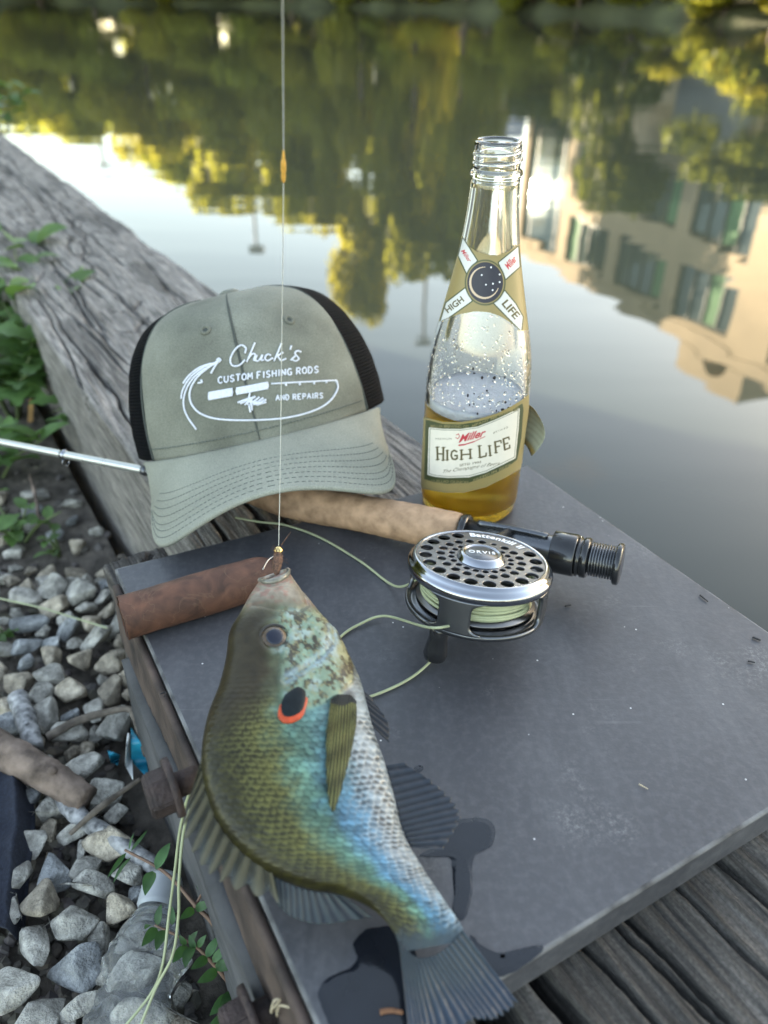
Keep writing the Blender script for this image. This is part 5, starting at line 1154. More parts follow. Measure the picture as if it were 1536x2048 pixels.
for a, b in (((655, 628), (720, 604)), ((668, 634), (735, 600)), ((690, 640), (745, 596)), ((705, 640), (720, 560)), ((720, 678), (712, 640)), ((715, 640), (765, 600)), ((735, 640), (785, 604)), ((745, 640), (800, 612)), ((752, 640), (800, 626)), ((700, 620), (760, 640)), ((690, 615), (780, 632)), ((722, 600), (728, 668))): sew(mb, (a, b), 0.0007, 8, False)
for st in (((1156, 518), (1160, 560), (1120, 622), (1040, 670), (900, 706), (720, 718), (560, 712), (470, 685), (425, 640), (412, 590), (425, 540), (460, 490), (520, 442), (565, 410)), ((447, 765), (402, 700), (382, 640), (392, 570), (430, 505), (482, 462), (555, 424)), ((370, 608), (376, 570), (400, 522), (440, 478), (500, 440), (550, 425)), ((380, 530), (410, 490), (460, 452), (520, 430)), ((520, 480), (540, 445), (560, 415)), ((470, 512), (474, 526), (456, 528))): sew(mb, st, 0.0007, 60)
for q in (((548, 412), (560, 404), (570, 412), (560, 422), (548, 416)),): sew(mb, q, 0.0005)
mb.build('embroidered_rod', M_thread, cap)
for px, py in ((491, 259), (916, 207)):                   # eyelets
    q = cap_hit(*k3((px, py)))
    if q is not None: mesh('eyelet', *lathe_geo([(0.0014, 0.0008), (0.0022, 0.0018), (0.0034, 0.0016), (0.0040, 0.0004), (0.0036, 0.0), (0.0014, 0.0)], 24, cw(q), crown_out(q)@M3, True), M_cloth, cap); mesh('eyelet_hole', *lathe_geo([(0.0, 0.0011), (0.0015, 0.0011)], 16, cw(q), crown_out(q)@M3), M_seam, cap)
# ================================================================== THE FISH
FA, FB, FCt = at(540, 1160, 0.074), at(930, 2000, 0.006), at(915, 1640, 0.007)
FN = np.array([0.20, -0.22, 0.955]); FN /= np.linalg.norm(FN); FA = FB+FN*0.002
def fp(P, off=0.0):                                       # outline point -> point of the body's mid plane
    P = np.atleast_2d(np.asarray(P, float)); d = cR*(P[:, :1]-768)-cU*(P[:, 1:2]-1024)+cf*FPX
    t = ((FA-cC)@FN)/(d@FN); return cC+d*t[:, None]+FN*np.broadcast_to(np.asarray(off, float).reshape(-1, 1), (len(P), 1))
PAIRS = [((520, 1160), (576, 1140)), ((500, 1190), (600, 1178)), ((480, 1228), (638, 1228)), ((459, 1265), (668, 1262)), ((452, 1315), (694, 1310)), ((438, 1372), (718, 1360)), ((416, 1430), (732, 1410)), ((404, 1490), (746, 1465)), ((404, 1545), (768, 1530)),
         ((418, 1605), (788, 1600)), ((445, 1660), (800, 1652)), ((490, 1710), (815, 1690)), ((545, 1748), (838, 1728)), ((610, 1773), (857, 1757)), ((668, 1783), (876, 1785)), ((722, 1803), (893, 1810)), ((763, 1832), (908, 1830)), ((790, 1868), (922, 1850)), ((800, 1905), (935, 1880))]
D_ = np.array([p[0] for p in PAIRS], float); V_ = np.array([p[1] for p in PAIRS], float)
NS, NR = 440, 300
Dc, Vc = catmull(D_, NS), catmull(V_, NS); st = np.linspace(0, 1, NS)
ctl = np.linspace(0, 1, len(PAIRS)); thk = np.array([6.6, 7.6, 8.8, 10.2, 11.6, 12.8, 13.6, 14.0, 13.8, 13.0, 11.8, 10.4, 9.0, 7.6, 6.4, 5.4, 4.2, 2.4, 0.4])*0.001
TH_ = np.interp(st, ctl, thk); TH_ = np.convolve(np.pad(TH_, 10, mode='edge'), np.ones(21)/21, 'valid')*(1-0.97*smooth(0.80, 1.0, st)**1.3)
ang = np.arange(NR)*2*math.pi/NR; vv = -np.cos(ang); prof = np.sign(np.sin(ang))*np.abs(np.sin(ang))**0.86
S, Vv = np.meshgrid(st, vv, indexing='ij'); half = NR//2
PX = Dc[:, None, :]*(1-(Vv[..., None]+1)/2)+Vc[:, None, :]*((Vv[..., None]+1)/2)                         # photo position of each skin point
base = fp(PX.reshape(-1, 2)).reshape(NS, NR, 3)
T3 = TH_[:, None]*prof[None, :]
X, Y = PX[..., 0], PX[..., 1]
# operculum edge and cheek relief
def pd(P): return poly_dist(PX.reshape(-1, 2), P).reshape(NS, NR)
oper = [(690, 1300), (705, 1345), (700, 1385), (672, 1415), (640, 1436), (605, 1452), (560, 1440), (548, 1400)]
d_op = pd(oper); inside_op = inpoly(PX.reshape(-1, 2), oper+[(560, 1330), (620, 1250), (680, 1270)]).reshape(NS, NR)
sd = np.where(inside_op, d_op, -d_op)
relief = 0.0011*smooth(-2, 5, sd)*(1-smooth(40, 120, sd))
pre = [(560, 1395), (600, 1370), (640, 1335), (662, 1305), (660, 1270)]; d_pre = pd(pre); relief -= 0.0007*np.exp(-(d_pre/5)**2)
relief += 0.0006*np.exp(-((np.hypot(X-545, Y-1302)-34)/9)**2)                                           # ring round the eye
relief -= 0.0012*(1-smooth(15, 27, np.hypot(X-545, Y-1302)))
jaw = [(505, 1225), (545, 1238), (590, 1245), (612, 1225), (600, 1185)]; relief -= 0.0008*np.exp(-(pd(jaw)/5)**2)
latl = [(560, 1440), (590, 1510), (625, 1580), (680, 1660), (750, 1740), (830, 1830), (860, 1870)]
d_lat = pd(latl)
# scales: staggered overlapping discs in body coordinates (mm along, mm across)
dep = np.linalg.norm(fp(Dc)-fp(Vc), axis=1)*1000; mid = fp((Dc+Vc)/2); lon = np.concatenate([[0], np.cumsum(np.linalg.norm(np.diff(mid, axis=0), axis=1))])*1000
A1 = np.broadcast_to(lon[:, None], S.shape)+0.0; B1 = Vv*dep[:, None]/2
A1 = A1+9*(Vv**2)*0.5
wl, wa = 2.3, 3.3                                        # spacing along / across
wl_ = wl*(1-0.25*smooth(0.65, 1, S)); hbest = np.full(S.shape, -9.0); tpos = np.zeros(S.shape); idb = np.zeros(S.shape); rim = np.zeros(S.shape)
warp = 1.9*(fbm(np.stack([A1*0.16, B1*0.16, S*0], -1), 3, 5)-0.5)+0.5*(fbm(np.stack([A1*0.6, B1*0.6, S*0+3], -1), 2, 6)-0.5)
ia0 = np.floor((A1+warp)/wl)
for da in (-2, -1, 0, 1):
    ia = ia0+da; sh = 0.5*(ia % 2); ib0 = np.floor((B1+warp)/wa-sh+0.5)
    for db in (-1, 0, 1):
        ib = ib0+db; ca = ia*wl; cb = (ib+sh)*wa; dx = A1+warp-ca; dy = B1+warp-cb
        rr2 = np.hypot(dx/1.35, dy/1.10)/(wa*0.62); ok = (rr2 < 1.0)
        h = np.where(ok, -ia*0.001+0.0, -9)               # scales nearer the head lie on top
        upd = h > hbest; hbest = np.where(upd, h, hbest); idb = np.where(upd, _hash(ia.astype(np.int64), ib.astype(np.int64), np.zeros(S.shape, np.int64), 3), idb); rim = np.where(upd, rr2, rim); tpos = np.where(upd, np.clip(dx/(wa*0.62*1.35), 0, 1), tpos)
scaled = smooth(-4, 10, -sd)*smooth(0.30, 0.40, S+0.05*(Vv < -0.2))*(1-smooth(0.93, 0.99, S))
scaled = np.maximum(scaled, 0.55*smooth(0.55, 0.8, Vv)*smooth(0.13, 0.2, S))
relief = relief+scaled*(0.00040*tpos*(1-smooth(0.93, 1.0, rim))+0.00012*(idb-0.5))
relief = relief+0.00018*(1-scaled)*(fbm(base*900, 3, 2)-0.5)
G = base+FN*(T3+np.sign(prof)[None, :]*relief)[..., None]
_ax = (base[60].mean(0)-base[0].mean(0)); _ax /= np.linalg.norm(_ax)
G = G+_ax*(0.0085*np.clip(prof, 0, 1)[None, :]*(1-smooth(0.0, 0.09, S))-0.0035*np.clip(-prof, 0, 1)[None, :]*(1-smooth(0.0, 0.06, S)))[..., None]      # gaping jaw: the near lip hangs lower
# colours
def C3(r, g, b): return np.array([r, g, b])
def mixc(a, b, f): return a*(1-f[..., None])+b*f[..., None]
olive, olive2, teal, blue, pale, dark = C3(.030, .027, .006), C3(.066, .064, .015), C3(.16, .31, .23), C3(.14, .32, .49), C3(.30, .36, .40), C3(.020, .025, .030)
nz = fbm(np.stack([X/26, Y/26, X*0], -1), 3, 11); nz2 = fbm(np.stack([X/9, Y/9, X*0], -1), 2, 14); q = Vv+0.28*(nz-0.5)
tl = smooth(0.62, 0.9, S)
c = mixc(np.broadcast_to(olive*1.5, G.shape).copy(), olive2*1.5, smooth(-0.70, -0.15, q)); c = mixc(c, teal, smooth(-0.36-0.15*tl, 0.06-0.15*tl, q)); c = mixc(c, blue, smooth(0.0, 0.32, q)*smooth(0.38, 0.56, S)*0.95+0.3*smooth(-0.1, .3, q)*(1-smooth(0.38, 0.56, S)))
c = mixc(c, pale, smooth(0.42, 0.76, q)*(1-0.45*tl))
# scale by scale variation, dark pockets, bright rims
sv = (idb-0.5)
c = c*(1+scaled*0.75*sv)[..., None]; c = c*(1-0.30*smooth(.5, .75, np.sin(S*46+2.0*nz)*0.5+0.5)*(1-smooth(0.1, 0.5, q))*smooth(.35, .5, S))[..., None]; c = c*(0.72+0.56*fbm(np.stack([X/40, Y/40, X*0+9], -1), 3, 44))[..., None]
fl = scaled*smooth(0.25, 0.6, q)*(1-0.2*tl); gv = 0.35+1.0*smooth(0.35, 0.65, fbm(np.stack([X/17, Y/17, X*0+8], -1), 3, 31))
c = mixc(c, dark, np.clip(fl*0.66*gv, 0, 1)*(1-smooth(0.25, 0.80, tpos+0.25*(rim-0.7)+0.2*(nz2-0.5))))
c = mixc(c, dark*0.8+olive*0.4, scaled*(1-fl)*0.20*(1-smooth(0.10, 0.6, tpos)))
c = mixc(c, C3(.60, .64, .66), fl*0.45*smooth(0.70, 0.85, rim)*(1-smooth(0.93, 1.0, rim)))
c = c*(1-scaled*0.62*smooth(0.78, 0.98, rim)*(1-fl*0.6))[..., None]
c = mixc(c, C3(.30, .30, .10), scaled*0.35*smooth(.3, .6, rim)*(1-smooth(.8, .9, rim))*smooth(-0.9, -0.5, q)*(1-smooth(-.3, 0., q)))
c = c*(1-0.45*np.exp(-(d_lat/2.2)**2)*smooth(0.35, 0.5, nz2)*scaled)[..., None]
# head
hd = 1-smooth(0.30, 0.40, S+0.06*(Vv+0.3))
hd = np.maximum(hd, smooth(-6, 6, sd))
brown = C3(.040, .031, .014); cheek = C3(.22, .32, .23)
ch = smooth(-0.32, 0.02, q)*smooth(0.08, 0.16, S)
hc = mixc(np.broadcast_to(brown, G.shape).copy(), C3(.10, .11, .06), smooth(-0.5, -0.2, q)*smooth(0.1, 0.2, S)); hc = mixc(hc, cheek, ch); hc = mixc(hc, C3(.36, .30, .15), ch*0.75*smooth(0.52, 0.9, q)); hc = mixc(hc, C3(.42, .52, .52), ch*smooth(0.55, 0.75, nz)*0.6)
spt = fbm(np.stack([X/9, Y/10.5, X*0+4], -1), 3, 21); spt2 = fbm(np.stack([X/5, Y/5, X*0+2], -1), 2, 23)
hc = mixc(hc, C3(.035, .022, .012), ch*0.9*smooth(0.47, 0.58, spt*0.8+spt2*0.2)*smooth(1215, 1260, Y+0.15*(700-X)))
hc = hc*(0.6+0.8*fbm(np.stack([X/14, Y/14, X*0+6], -1), 3, 61))[..., None]; hc = mixc(hc, C3(.36, .50, .56), 0.65*(0.4+0.9*nz2)*np.exp(-((d_pre-6)/6)**2)*ch)
hc = mixc(hc, C3(.34, .32, .16), 0.5*smooth(.55, .7, spt2)*ch)
c = mixc(c, hc, hd)
lipf = smooth(1252, 1215, Y-0.16*(X-540))*smooth(0.16, 0.09, S) if False else (1-smooth(0.085, 0.135, S))
c = mixc(c, mixc(np.broadcast_to(C3(.30, .26, .20), G.shape).copy(), C3(.34, .19, .15), smooth(.45, .7, nz2)*0.8)*(0.55+0.9*fbm(np.stack([X/12, Y/12, X*0+1], -1), 3, 51))[..., None], lipf)
c = mixc(c, C3(.20, .19, .12), (1-smooth(0.10, 0.16, S))*smooth(0.085, 0.12, S)*0.5)
c = mixc(c, C3(.05, .07, .08), 0.95*smooth(0.90, 0.985, S+0.04*(nz2-0.5)))
c = mixc(c, C3(.05, .055, .06), 0.7*(1-smooth(4, 18, np.hypot(X-690, Y-1412))))                          # dark base of the pectoral fin
c = np.clip(c*0.62, 0.003, 0.9)
fish = empty('bluegill', fp([(700, 1750)])[0]*np.array([1, 1, 0]), 'bluegill sunfish hooked by the mouth, its tail lying on the plate', 'fish')
M_fish = mat('fish_skin', (1, 1, 1), 0.42, metal=0.10, var=0.06, vs_=300, vcol=True, spec=0.28, coat=0.12, bump=0.12, bs=1200, bdist=0.0004, rvar=0.3)
F = [tuple(f) for f in grid_faces(NS, NR, True)]
V = G.reshape(-1, 3); Cc = c.reshape(-1, 3)
# mouth: the rim turns inwards into a pink cavity
rimr = G[0]; cen = rimr.mean(0); ax_ = (G[40].mean(0)-cen); ax_ /= np.linalg.norm(ax_); Vx = [V]; Cx = [Cc]; o = len(V); prev = np.arange(NR)
for k, (s_, dz, colr) in enumerate(((1.06, -0.0012, (.50, .45, .38)), (0.92, -0.0014, (.50, .40, .34)), (0.78, 0.001, (.45, .24, .20)), (0.66, 0.006, (.28, .09, .08)), (0.45, 0.012, (.10, .03, .03)), (0.05, 0.015, (.04, .015, .015)))):
    colr = tuple(np.array(colr)*0.6); Vx.append(cen+(rimr-cen)*s_+ax_*dz); Cx.append(np.tile(colr, (NR, 1))); cur = o+k*NR+np.arange(NR)
    F += [(int(cur[j]), int(cur[(j+1) % NR]), int(prev[(j+1) % NR]), int(prev[j])) for j in range(NR)]; prev = cur
body = mesh('body', np.vstack(Vx), F, M_fish, fish, True, np.clip(np.vstack(Cx), 0, 1))
def skin(px, py, off=0.0):                                # a point on the skin that faces the viewer
    k = np.argmin((X[:, :half]-px)**2+(Y[:, :half]-py)**2); i, j = divmod(k, half); return G[i, j]+FN*off
# eye
ec = skin(545, 1302, -0.0004); M_iris = mat('iris', (0.050, 0.028, 0.010), 0.35, var=0.5, vs_=700, coat=0.3); M_pupil = mat('pupil', (0.004, 0.006, 0.016), 0.12, coat=0.2); M_rimeye = mat('eye_rim', (0.022, 0.019, 0.015), 0.4)
ev = (cC-ec)/np.linalg.norm(cC-ec)*0.25+FN*0.75; ev /= np.linalg.norm(ev)
er = 27/1530*((ec-cC)@cf)
eye = mesh('eye', *lathe_geo([(er*math.sin(t), er*0.50*math.cos(t)) for t in np.linspace(0.001, 1.9, 24)], 40, ec, ev), M_iris, fish)
mesh('pupil', *lathe_geo([(er*0.64*math.sin(t), er*0.40+er*0.16*math.cos(t)) for t in np.linspace(0.001, 1.57, 14)], 32, ec, ev), M_pupil, eye)
mesh('eye_rim', *lathe_geo([(er*0.98, er*0.05), (er*1.08, er*0.22), (er*1.2, er*0.14), (er*1.22, -er*0.1)], 40, ec, ev), M_rimeye, eye)
# gill flap with the red margin
def flap(name, pts, lift, m, par, th=0.0008, cen_l=0.0):
    P = catmull(np.array(pts+[pts[0]], float), 61)[:-1]; c0 = P.mean(0); V = []; K = [skin(*p) for p in P]; B0 = fp(P)
    h = np.array([(k-b)@FN for k, b in zip(K, B0)]); A_ = np.c_[P-c0, np.ones(60)]; co = np.linalg.lstsq(A_, h, rcond=None)[0]       # plane under the flap
    for q_, l in ((1.0, lift-th*2), (1.0, lift-th*0.4), (0.93, lift), (0.6, lift+th*0.35), (0.2, lift+th*0.45)):
        Q = c0+(P-c0)*q_; V += list(fp(Q, np.c_[Q-c0, np.ones(60)]@co+l))
    F = grid_faces(5, 60, True)+[tuple(range(240, 300))]; return mesh(name, V, F, m, par)
ear = [(560, 1422), (585, 1408), (604, 1420), (606, 1440), (600, 1462), (580, 1474), (560, 1476), (549, 1462), (552, 1440)]
flap('flap_margin', [(556, 1440), (602, 1430), (602, 1450), (594, 1468), (577, 1478), (559, 1478), (549, 1466), (550, 1450)], 0.0013, mat('red_margin', (0.34, 0.040, 0.006), 0.4, var=0.25, vs_=400, coat=0.1), fish)
flap('gill_flap', [(562, 1426), (585, 1412), (600, 1420), (600, 1440), (593, 1458), (576, 1469), (560, 1468), (554, 1456), (555, 1440)], 0.0019, mat('black_flap', (0.006, 0.009, 0.011), 0.4, var=0.3, vs_=300, spec=0.2), fish)
# lips
M_lip = mat('lip', (0.22, 0.19, 0.15), 0.35, var=0.3, vs_=300, coat=0.4, sss=0.2); M_lip2 = mat('lip_bone', (0.13, 0.125, 0.10), 0.3, var=0.3, vs_=300, coat=0.4)
P = G[0][4:half-4:4]-_ax*0.0006; mesh('upper_lip', *tube_geo(P, 0.0013*(0.55+0.6*np.sin(np.linspace(0.1, math.pi-0.1, len(P)))), 12), M_lip2, fish)
P = G[0][half-2:NR:4]-_ax*0.0004; mesh('lower_lip', *tube_geo(P, 0.0014*(0.6+0.5*np.sin(np.linspace(0.1, math.pi-0.1, len(P)))), 12), M_lip, fish)
# fins
M_fin = mat('fin_membrane', (1, 1, 1), 0.45, var=0.1, vs_=200, vcol=True, coat=0.15, translu=0.08, spec=0.3)
M_clr = mat('clear_fin', (1, 1, 1), 0.4, var=0.1, vs_=200, vcol=True, translu=0.3, alpha=0.70, spec=0.3)
def fin(name, base_, tip_, rays, off0, off1, colf, jag=0.06, nu=150, nw=34, th=0.0004, ridge=0.0003, seed=1, bow=0.0):
    b = catmull(np.array(base_, float), nu); t = catmull(np.array(tip_, float), nu); u = np.linspace(0, 1, nu); w = np.linspace(0, 1, nw)
    ph = (u*rays) % 1.0; spike = 1-jag*(1-0.5*np.cos(2*math.pi*ph)-0.5)*(0.3+1.2*vnoise(np.stack([u*rays*1.3, u*0, u*0+seed], -1), seed)); 
    g = b[:, None]*(1-(w[None]*spike[:, None])[..., None])+t[:, None]*(w[None]*spike[:, None])[..., None]
    off = off0+(off1-off0)*w[None]+bow*np.sin(w[None]*math.pi)+ridge*np.cos(2*math.pi*u*rays)[:, None]*(1-0.4*w[None])+0.0006*(fbm(np.stack([g[..., 0]/20, g[..., 1]/20, g[..., 0]*0+seed], -1), 2, seed)-0.5)
    P = fp(g.reshape(-1, 2), off.reshape(-1)).reshape(nu, nw, 3)
    rv = 0.5+0.5*np.cos(2*math.pi*u*rays)[:, None]*np.ones(nw); Cl = colf(u[:, None]*np.ones(nw), w[None]*np.ones((nu, 1)), rv)
    return sheet(name, P, th, FN, M_clr if 'spiny' in name else M_fin, fish, np.clip(Cl, 0.003, 0.9))
navy = C3(.008, .011, .017); navy2 = C3(.026, .036, .052)
fin('tail_fin', [(797, 1880), (826, 1912), (856, 1915), (890, 1898), (925, 1862)], [(818, 2090), (868, 2110), (935, 2046), (990, 2040), (1034, 2008)], 17, 0.0005, 0.0012, lambda u, w, r: mixc(mixc(np.broadcast_to(C3(.024, .033, .034), u.shape+(3,)).copy(), C3(.010, .019, .036), smooth(.2, .8, w)), C3(.05, .072, .10), r*0.55*(1-.3*w)), 0.05, 220, 50, seed=3)
fin('anal_fin', [(772, 1532), (790, 1600), (803, 1655), (822, 1695)], [(808, 1528), (880, 1578), (920, 1632), (884, 1702)], 13, 0.0, 0.001, lambda u, w, r: mixc(np.broadcast_to(navy, u.shape+(3,)).copy(), navy2, r*0.7), 0.05, seed=5)
fin('pelvic_fin', [(728, 1372), (734, 1400), (742, 1440)], [(748, 1382), (782, 1432), (784, 1472)], 6, -0.004, -0.006, lambda u, w, r: mixc(np.broadcast_to(navy*0.8, u.shape+(3,)).copy(), navy2, r*0.4), 0.05, 80, 24, seed=7)
def dcol(u, w, r): return mixc(mixc(np.broadcast_to(C3(.034, .034, .022), u.shape+(3,)).copy(), C3(.075, .085, .085), smooth(0.3, 1.0, w)), C3(.21, .19, .12), r*0.6)
fin('spiny_dorsal_fin', [(404, 1515), (412, 1580), (438, 1650), (485, 1706), (545, 1748)], [(378, 1590), (366, 1655), (402, 1722), (455, 1765), (560, 1800)], 10, 0.0, -0.004, dcol, 0.42, 240, 40, 0.0004, 0.00028, 9)
fin('soft_dorsal_fin', [(540, 1746), (585, 1766), (630, 1780), (684, 1786)], [(556, 1798), (590, 1826), (650, 1840), (752, 1826)], 11, -0.002, -0.006, lambda u, w, r: mixc(np.broadcast_to(navy*1.2, u.shape+(3,)).copy(), C3(.035, .048, .052), r*0.8), 0.04, seed=11)
P0_, P1_ = skin(668, 1418, 0.0016), None
def pect():
    bs = catmull(np.array([(652, 1428), (668, 1416), (690, 1412), (704, 1424)], float), 90); tp = catmull(np.array([(640, 1500), (641, 1600), (655, 1656), (684, 1560), (702, 1480)], float), 90); g = np.zeros((90, 40, 3)); Cl = np.zeros((90, 40, 3))
    for i in range(90):
        u = i/89; r_ = 0.5+0.5*math.cos(2*math.pi*u*12)
        for j in range(40):
            w_ = j/39*(1-0.03*abs(((u*12) % 1)-0.5)); p = bs[i]*(1-w_)+tp[i]*w_; p = p+np.array([0, 40*w_*(1-w_)*(0.3)]); g[i, j] = skin(p[0], p[1], 0.0010+0.0012*math.sin(math.pi*min(1, w_*0.8))+0.0003*r_)
            band = 0.5+0.5*math.sin(p[1]/9.0+p[0]/14); Cl[i, j] = (C3(.050, .052, .018)*(0.55+0.45*band)*(1-.3*w_)+C3(.14, .14, .055)*r_**2*(0.7+0.5*band)) if w_ > .12 else C3(.03, .033, .033)
    k = np.ones(5)/5
    for a in range(3): 
        for i in range(90): g[i, :, a] = np.convolve(np.pad(g[i, :, a], 2, mode='edge'), k, 'valid')
    sheet('pectoral_fin', g, 0.0003, FN, M_clr, fish, Cl*1.3)
pect()
# ================================================================== CIGAR, FLY, LEADER, SMALL THINGS
def cigar():
    m = bpy.data.materials.new('tobacco_leaf'); m.use_nodes = True; nt = m.node_tree; b = nt.nodes['Principled BSDF']; L = nt.links.new
    tc = N(nt, 'ShaderNodeTexCoord'); n1 = N(nt, 'ShaderNodeTexNoise'); n1.inputs['Scale'].default_value = 85; n1.inputs['Detail'].default_value = 10; n1.inputs['Distortion'].default_value = 0.8; L(tc.outputs['Object'], n1.inputs['Vector'])
    rp = N(nt, 'ShaderNodeValToRGB'); rp.color_ramp.elements[0].position = 0.32; rp.color_ramp.elements[0].color = (0.040, 0.017, 0.010, 1); rp.color_ramp.elements[1].position = 0.70; rp.color_ramp.elements[1].color = (0.120, 0.052, 0.030, 1); L(n1.outputs[0], rp.inputs[0])
    n2 = N(nt, 'ShaderNodeTexNoise'); n2.inputs['Scale'].default_value = 42; n2.inputs['Detail'].default_value = 8; n2.inputs['Distortion'].default_value = 1.2; L(tc.outputs['Object'], n2.inputs['Vector'])
    r2 = N(nt, 'ShaderNodeValToRGB'); r2.color_ramp.elements[0].position = 0.485; r2.color_ramp.elements[1].position = 0.50; e = r2.color_ramp.elements.new(0.515); e.color = (0, 0, 0, 1); r2.color_ramp.elements[1].color = (1, 1, 1, 1); r2.color_ramp.elements[0].color = (0, 0, 0, 1); L(n2.outputs[0], r2.inputs[0])
    mu = N(nt, 'ShaderNodeMath', operation='MULTIPLY'); mu.inputs[1].default_value = 0.22; L(r2.outputs[0], mu.inputs[0])
    mx = N(nt, 'ShaderNodeMix', data_type='RGBA'); L(mu.outputs[0], mx.inputs[0]); L(rp.outputs[0], mx.inputs[6]); mx.inputs[7].default_value = (0.17, 0.10, 0.062, 1); L(mx.outputs[2], b.inputs['Base Color'])
    b.inputs['Roughness'].default_value = 0.72; bp = N(nt, 'ShaderNodeBump'); bp.inputs['Strength'].default_value = 0.35; bp.inputs['Distance'].default_value = 0.0006; L(r2.outputs[0], bp.inputs['Height'])
    n3 = N(nt, 'ShaderNodeTexNoise'); n3.inputs['Scale'].default_value = 700; L(tc.outputs['Object'], n3.inputs['Vector']); b2 = N(nt, 'ShaderNodeBump'); b2.inputs['Strength'].default_value = 0.3; b2.inputs['Distance'].default_value = 0.0004; L(n3.outputs[0], b2.inputs['Height']); L(bp.outputs[0], b2.inputs['Normal']); L(b2.outputs[0], b.inputs['Normal'])
    A, B = at(245, 1236, 0.0125), at(560, 1142, 0.0125); d = (B-A)/np.linalg.norm(B-A); L_ = np.linalg.norm(B-A); R0 = 0.0122
    e = empty('cigar', (A+B)/2, 'thick brown cigar lying across the corner of the plate', 'cigar')
    n = 64; a = np.arange(n)*2*math.pi/n; u, w, _ = frame(d); V = []; ts = np.concatenate([np.linspace(0, 0.8, 60), np.linspace(0.81, 1, 24)])
    for t in ts:
        r = R0*(1-0.02*math.sin(t*9))*(1 if t < 0.8 else math.sqrt(max(0.0, 1-((t-0.8)/0.2)**2.6))*0.98+0.02)
        rr = r*(1+0.018*(fbm(np.stack([np.cos(a)*2, np.sin(a)*2, a*0+t*16], -1), 3, 6)-0.5)*2); sp = ((a/(2*math.pi)+t*1.35) % 1.0)      # spiral wrapper edge
        rr = rr+0.00035*(1-smooth(0.0, 0.025, sp))
        rag = (0.0016*(fbm(np.stack([np.cos(a)*4, np.sin(a)*4, a*0], -1), 3, 9)-0.5) if t == 0 else 0*a)
        V.append(A+d*L_*t+d*rag[:, None]+(np.cos(a)*rr)[:, None]*u+(np.sin(a)*rr)[:, None]*w)
    mesh('wrapper_leaf', np.concatenate(V), grid_faces(len(ts), n, True), m, e)
    mesh('cut_end', *lathe_geo([(0.0, 0.0025), (R0*0.55, 0.0021), (R0*0.86, 0.0016), (R0*0.97, 0.0006), (R0*0.985, 0.004)], 48, A, d), mat('charred_tobacco', (0.018, 0.013, 0.010), 0.9, var=0.6, vs_=400, bump=1.0, bs=900, bdist=0.002, base2=(0.09, 0.05, 0.03)), e)
cigar()
# ---- the fly in the fish's mouth
FLY = fp([(553, 1128)], 0.004)[0]
fly = empty('fishing_fly', FLY, 'small brown fly with a gold bead hooked in the fish mouth', 'fishing fly')
M_bead = mat('gold_bead', (0.60, 0.45, 0.20), 0.22, metal=1.0, var=0.1); M_flyb = mat('fly_body', (0.045, 0.024, 0.014), 0.8, var=0.5, vs_=900, base2=(0.10, 0.05, 0.03)); M_hook = mat('hook_steel', (0.35, 0.33, 0.30), 0.25, metal=1.0)
ft = fp([(555, 1108)], 0.005)[0]; fb = fp([(550, 1170)], 0.004)[0]; fdv = (fb-ft)/np.linalg.norm(fb-ft)
mesh('bead', *lathe_geo([(0.0022*math.sin(t), -0.0022*math.cos(t)) for t in np.linspace(0.01, math.pi-0.01, 16)], 24, ft+fdv*0.002, fdv), M_bead, fly)
mesh('body', *lathe_geo([(0.0006, 0.0035), (0.0022, 0.0045), (0.0025, 0.008), (0.0021, 0.012), (0.0014, 0.015), (0, 0.0165)], 16, ft, fdv), M_flyb, fly)
rr = np.random.default_rng(4)
for k in range(16):
    a = rr.normal(size=3); a -= fdv*(a@fdv); a /= np.linalg.norm(a); p = ft+fdv*0.0042; q = p+a*rr.uniform(0.003, 0.0065)+fdv*rr.uniform(-0.003, 0.004); mesh('hackle', *tube_geo([p, (p+q)/2+fdv*0.0004, q], [0.00018, 0.00014, 0.00006], 4), M_flyb, fly)
for a, b in (((560, 1104), (578, 1082)), ((562, 1100), (572, 1090))): mesh('tail_fibre', *tube_geo([fp([a], 0.005)[0], fp([b], 0.007)[0]], [0.0003, 0.0001], 4), M_flyb, fly)
mesh('hook', *tube_geo(catmull([ft+fdv*0.004, fp([(535, 1135)], 0.006)[0], fp([(523, 1155)], 0.006)[0]], 12), 0.0003, 6), M_hook, fly)
# ---- leader going up to the rod tip out of view
M_mono = mat('monofilament', (0.55, 0.55, 0.50), 0.25, var=0.05, trans=0.3)
def along(px, py, dist): return cC+ray(px, py)*dist
ldr = empty('leader', ft, 'thin clear leader rising from the fly with an amber knot', 'fishing line')
dl = float(np.linalg.norm(ft-cC)); L0 = along(566, -120, 0.30)
pts = [ft, along(560, 960, dl*0.985), along(564, 640, dl*0.95), along(567, 360, dl*0.90), along(566, 120, dl*0.85), along(565, -40, dl*0.82), along(565, -400, dl*0.74)]
mesh('line', *tube_geo(catmull(pts, 80), np.interp(np.linspace(0, 1, 80), [0, 0.5, 1], [0.00020, 0.00023, 0.00028]), 6), M_mono, ldr)
ka, kb_ = along(567, 366, dl*0.90), along(567, 296, dl*0.888); kd_ = (kb_-ka)/np.linalg.norm(kb_-ka); kl = np.linalg.norm(kb_-ka)
mesh('knot', *lathe_geo([(0.0002, 0), (0.0008, kl*0.06), (0.0010, kl*0.22), (0.0008, kl*0.30), (0.0011, kl*0.36), (0.0010, kl*0.62), (0.0006, kl*0.72), (0.0005, kl*0.85), (0.0002, kl)], 16, ka, kd_), mat('amber_knot', (0.62, 0.40, 0.10), 0.3, var=0.3, vs_=900, translu=0.4, tcol=(0.9, 0.6, 0.15)), ldr)
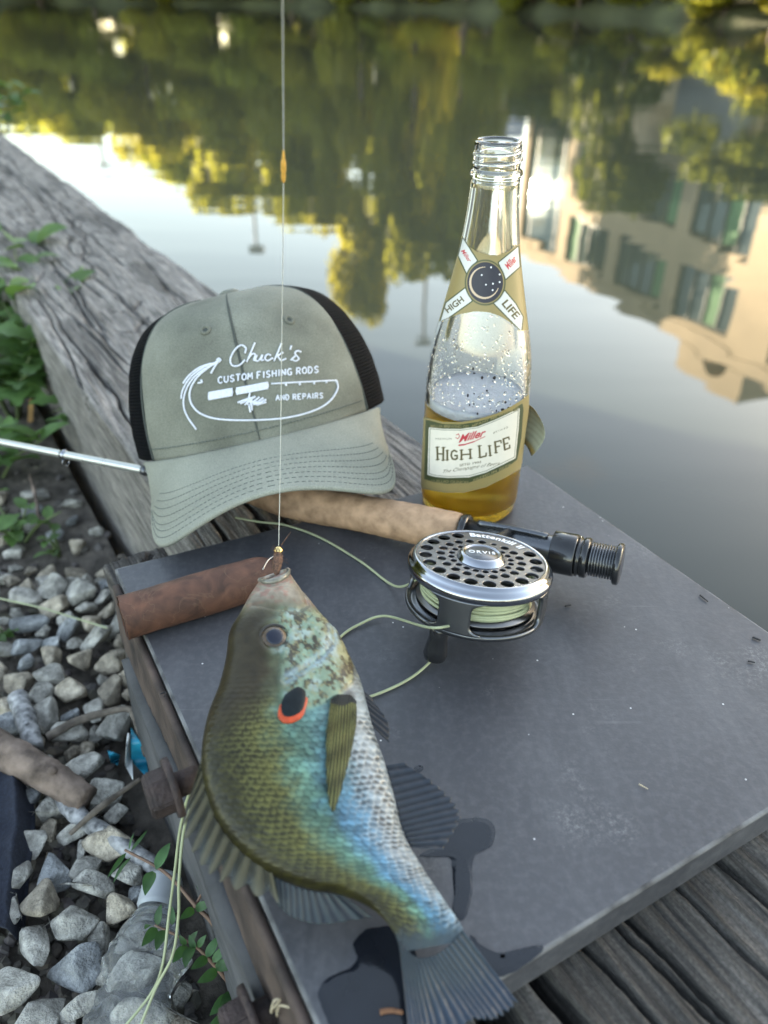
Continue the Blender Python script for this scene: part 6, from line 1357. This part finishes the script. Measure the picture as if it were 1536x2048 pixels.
# ---- fly line spilling over the plate's edge to the stones
def edge_pt(x, y, z): return at(x, y, z)
hose('fly_line', [at(470, 1640, 0.0012), at(420, 1600, 0.0012), edge_pt(384, 1580, -0.004), edge_pt(362, 1650, -0.03), edge_pt(350, 1740, -0.055), edge_pt(338, 1830, -0.08), edge_pt(325, 1930, -0.10), edge_pt(300, 1990, -0.115), edge_pt(235, 2070, -0.125)], 'pale fly line strand falling from the plate, outer of two')
hose('fly_line', [at(480, 1650, 0.0012), at(430, 1620, 0.0012), edge_pt(392, 1600, -0.004), edge_pt(368, 1660, -0.03), edge_pt(358, 1760, -0.05), edge_pt(357, 1830, -0.07), edge_pt(345, 1910, -0.09), edge_pt(310, 1980, -0.105), edge_pt(270, 2080, -0.12)], 'pale fly line strand falling from the plate, inner of two')
hose('fly_line', [gpt(-60, 1185, 0.02), gpt(0, 1197, 0.03), gpt(80, 1215, 0.032), gpt(150, 1236, 0.03), gpt(215, 1256, 0.034)], 'pale fly line lying across the stones below the cigar', 0.0007)
# ---- crumbs on the plate
M_crumb = mat('bark_crumb', (0.20, 0.10, 0.055), 0.9, var=0.4, vs_=300); M_dry = mat('dry_fibre', (0.42, 0.36, 0.25), 0.8, var=0.3); M_drk = mat('dark_bit', (0.02, 0.02, 0.022), 0.8)
def bit(px, r, m, label, name='wood_chip', z=0.0009): tag(mesh(name, *tube_geo(catmull([at(*p, z) for p in px], 14), np.full(14, r)*np.linspace(1, .7, 14), 6), m), label, 'debris')
bit([(760, 2024), (782, 2021), (806, 2025)], 0.0010, M_crumb, 'small brown wood chip in the puddle left of the tail')
bit([(1278, 1568), (1296, 1578)], 0.0003, M_dry, 'tiny pale fibre on the bare part of the plate', 'fibre')
bit([(320, 1388), (332, 1384), (328, 1394)], 0.0004, M_drk, 'tiny dark curl on the plate near its rusty edge', 'fibre')
bit([(1400, 1190), (1416, 1203)], 0.0005, M_drk, 'dark speck near the water side edge of the plate', 'fibre')
bit([(1496, 1322), (1510, 1325)], 0.0005, M_drk, 'dark speck on the plate farther along its edge', 'fibre')
bit([(1505, 1274), (1520, 1280), (1512, 1276)], 0.0006, M_drk, 'dark crumb by the water side edge of the plate', 'fibre')
bit([(1130, 1212), (1142, 1210)], 0.0006, M_drk, 'dark crumb on the plate right of the reel', 'fibre')
P = [at(545+12*math.sin(k*1.7)+k*3, 2005+14*math.cos(k*2.1)+k*2, -0.02+0.012*math.sin(k)) for k in range(9)]
tag(mesh('fibre_tangle', *tube_geo(catmull(P, 60), 0.0004, 5), M_dry), 'little tangle of dry fibres on the flange by the bolt', 'debris')
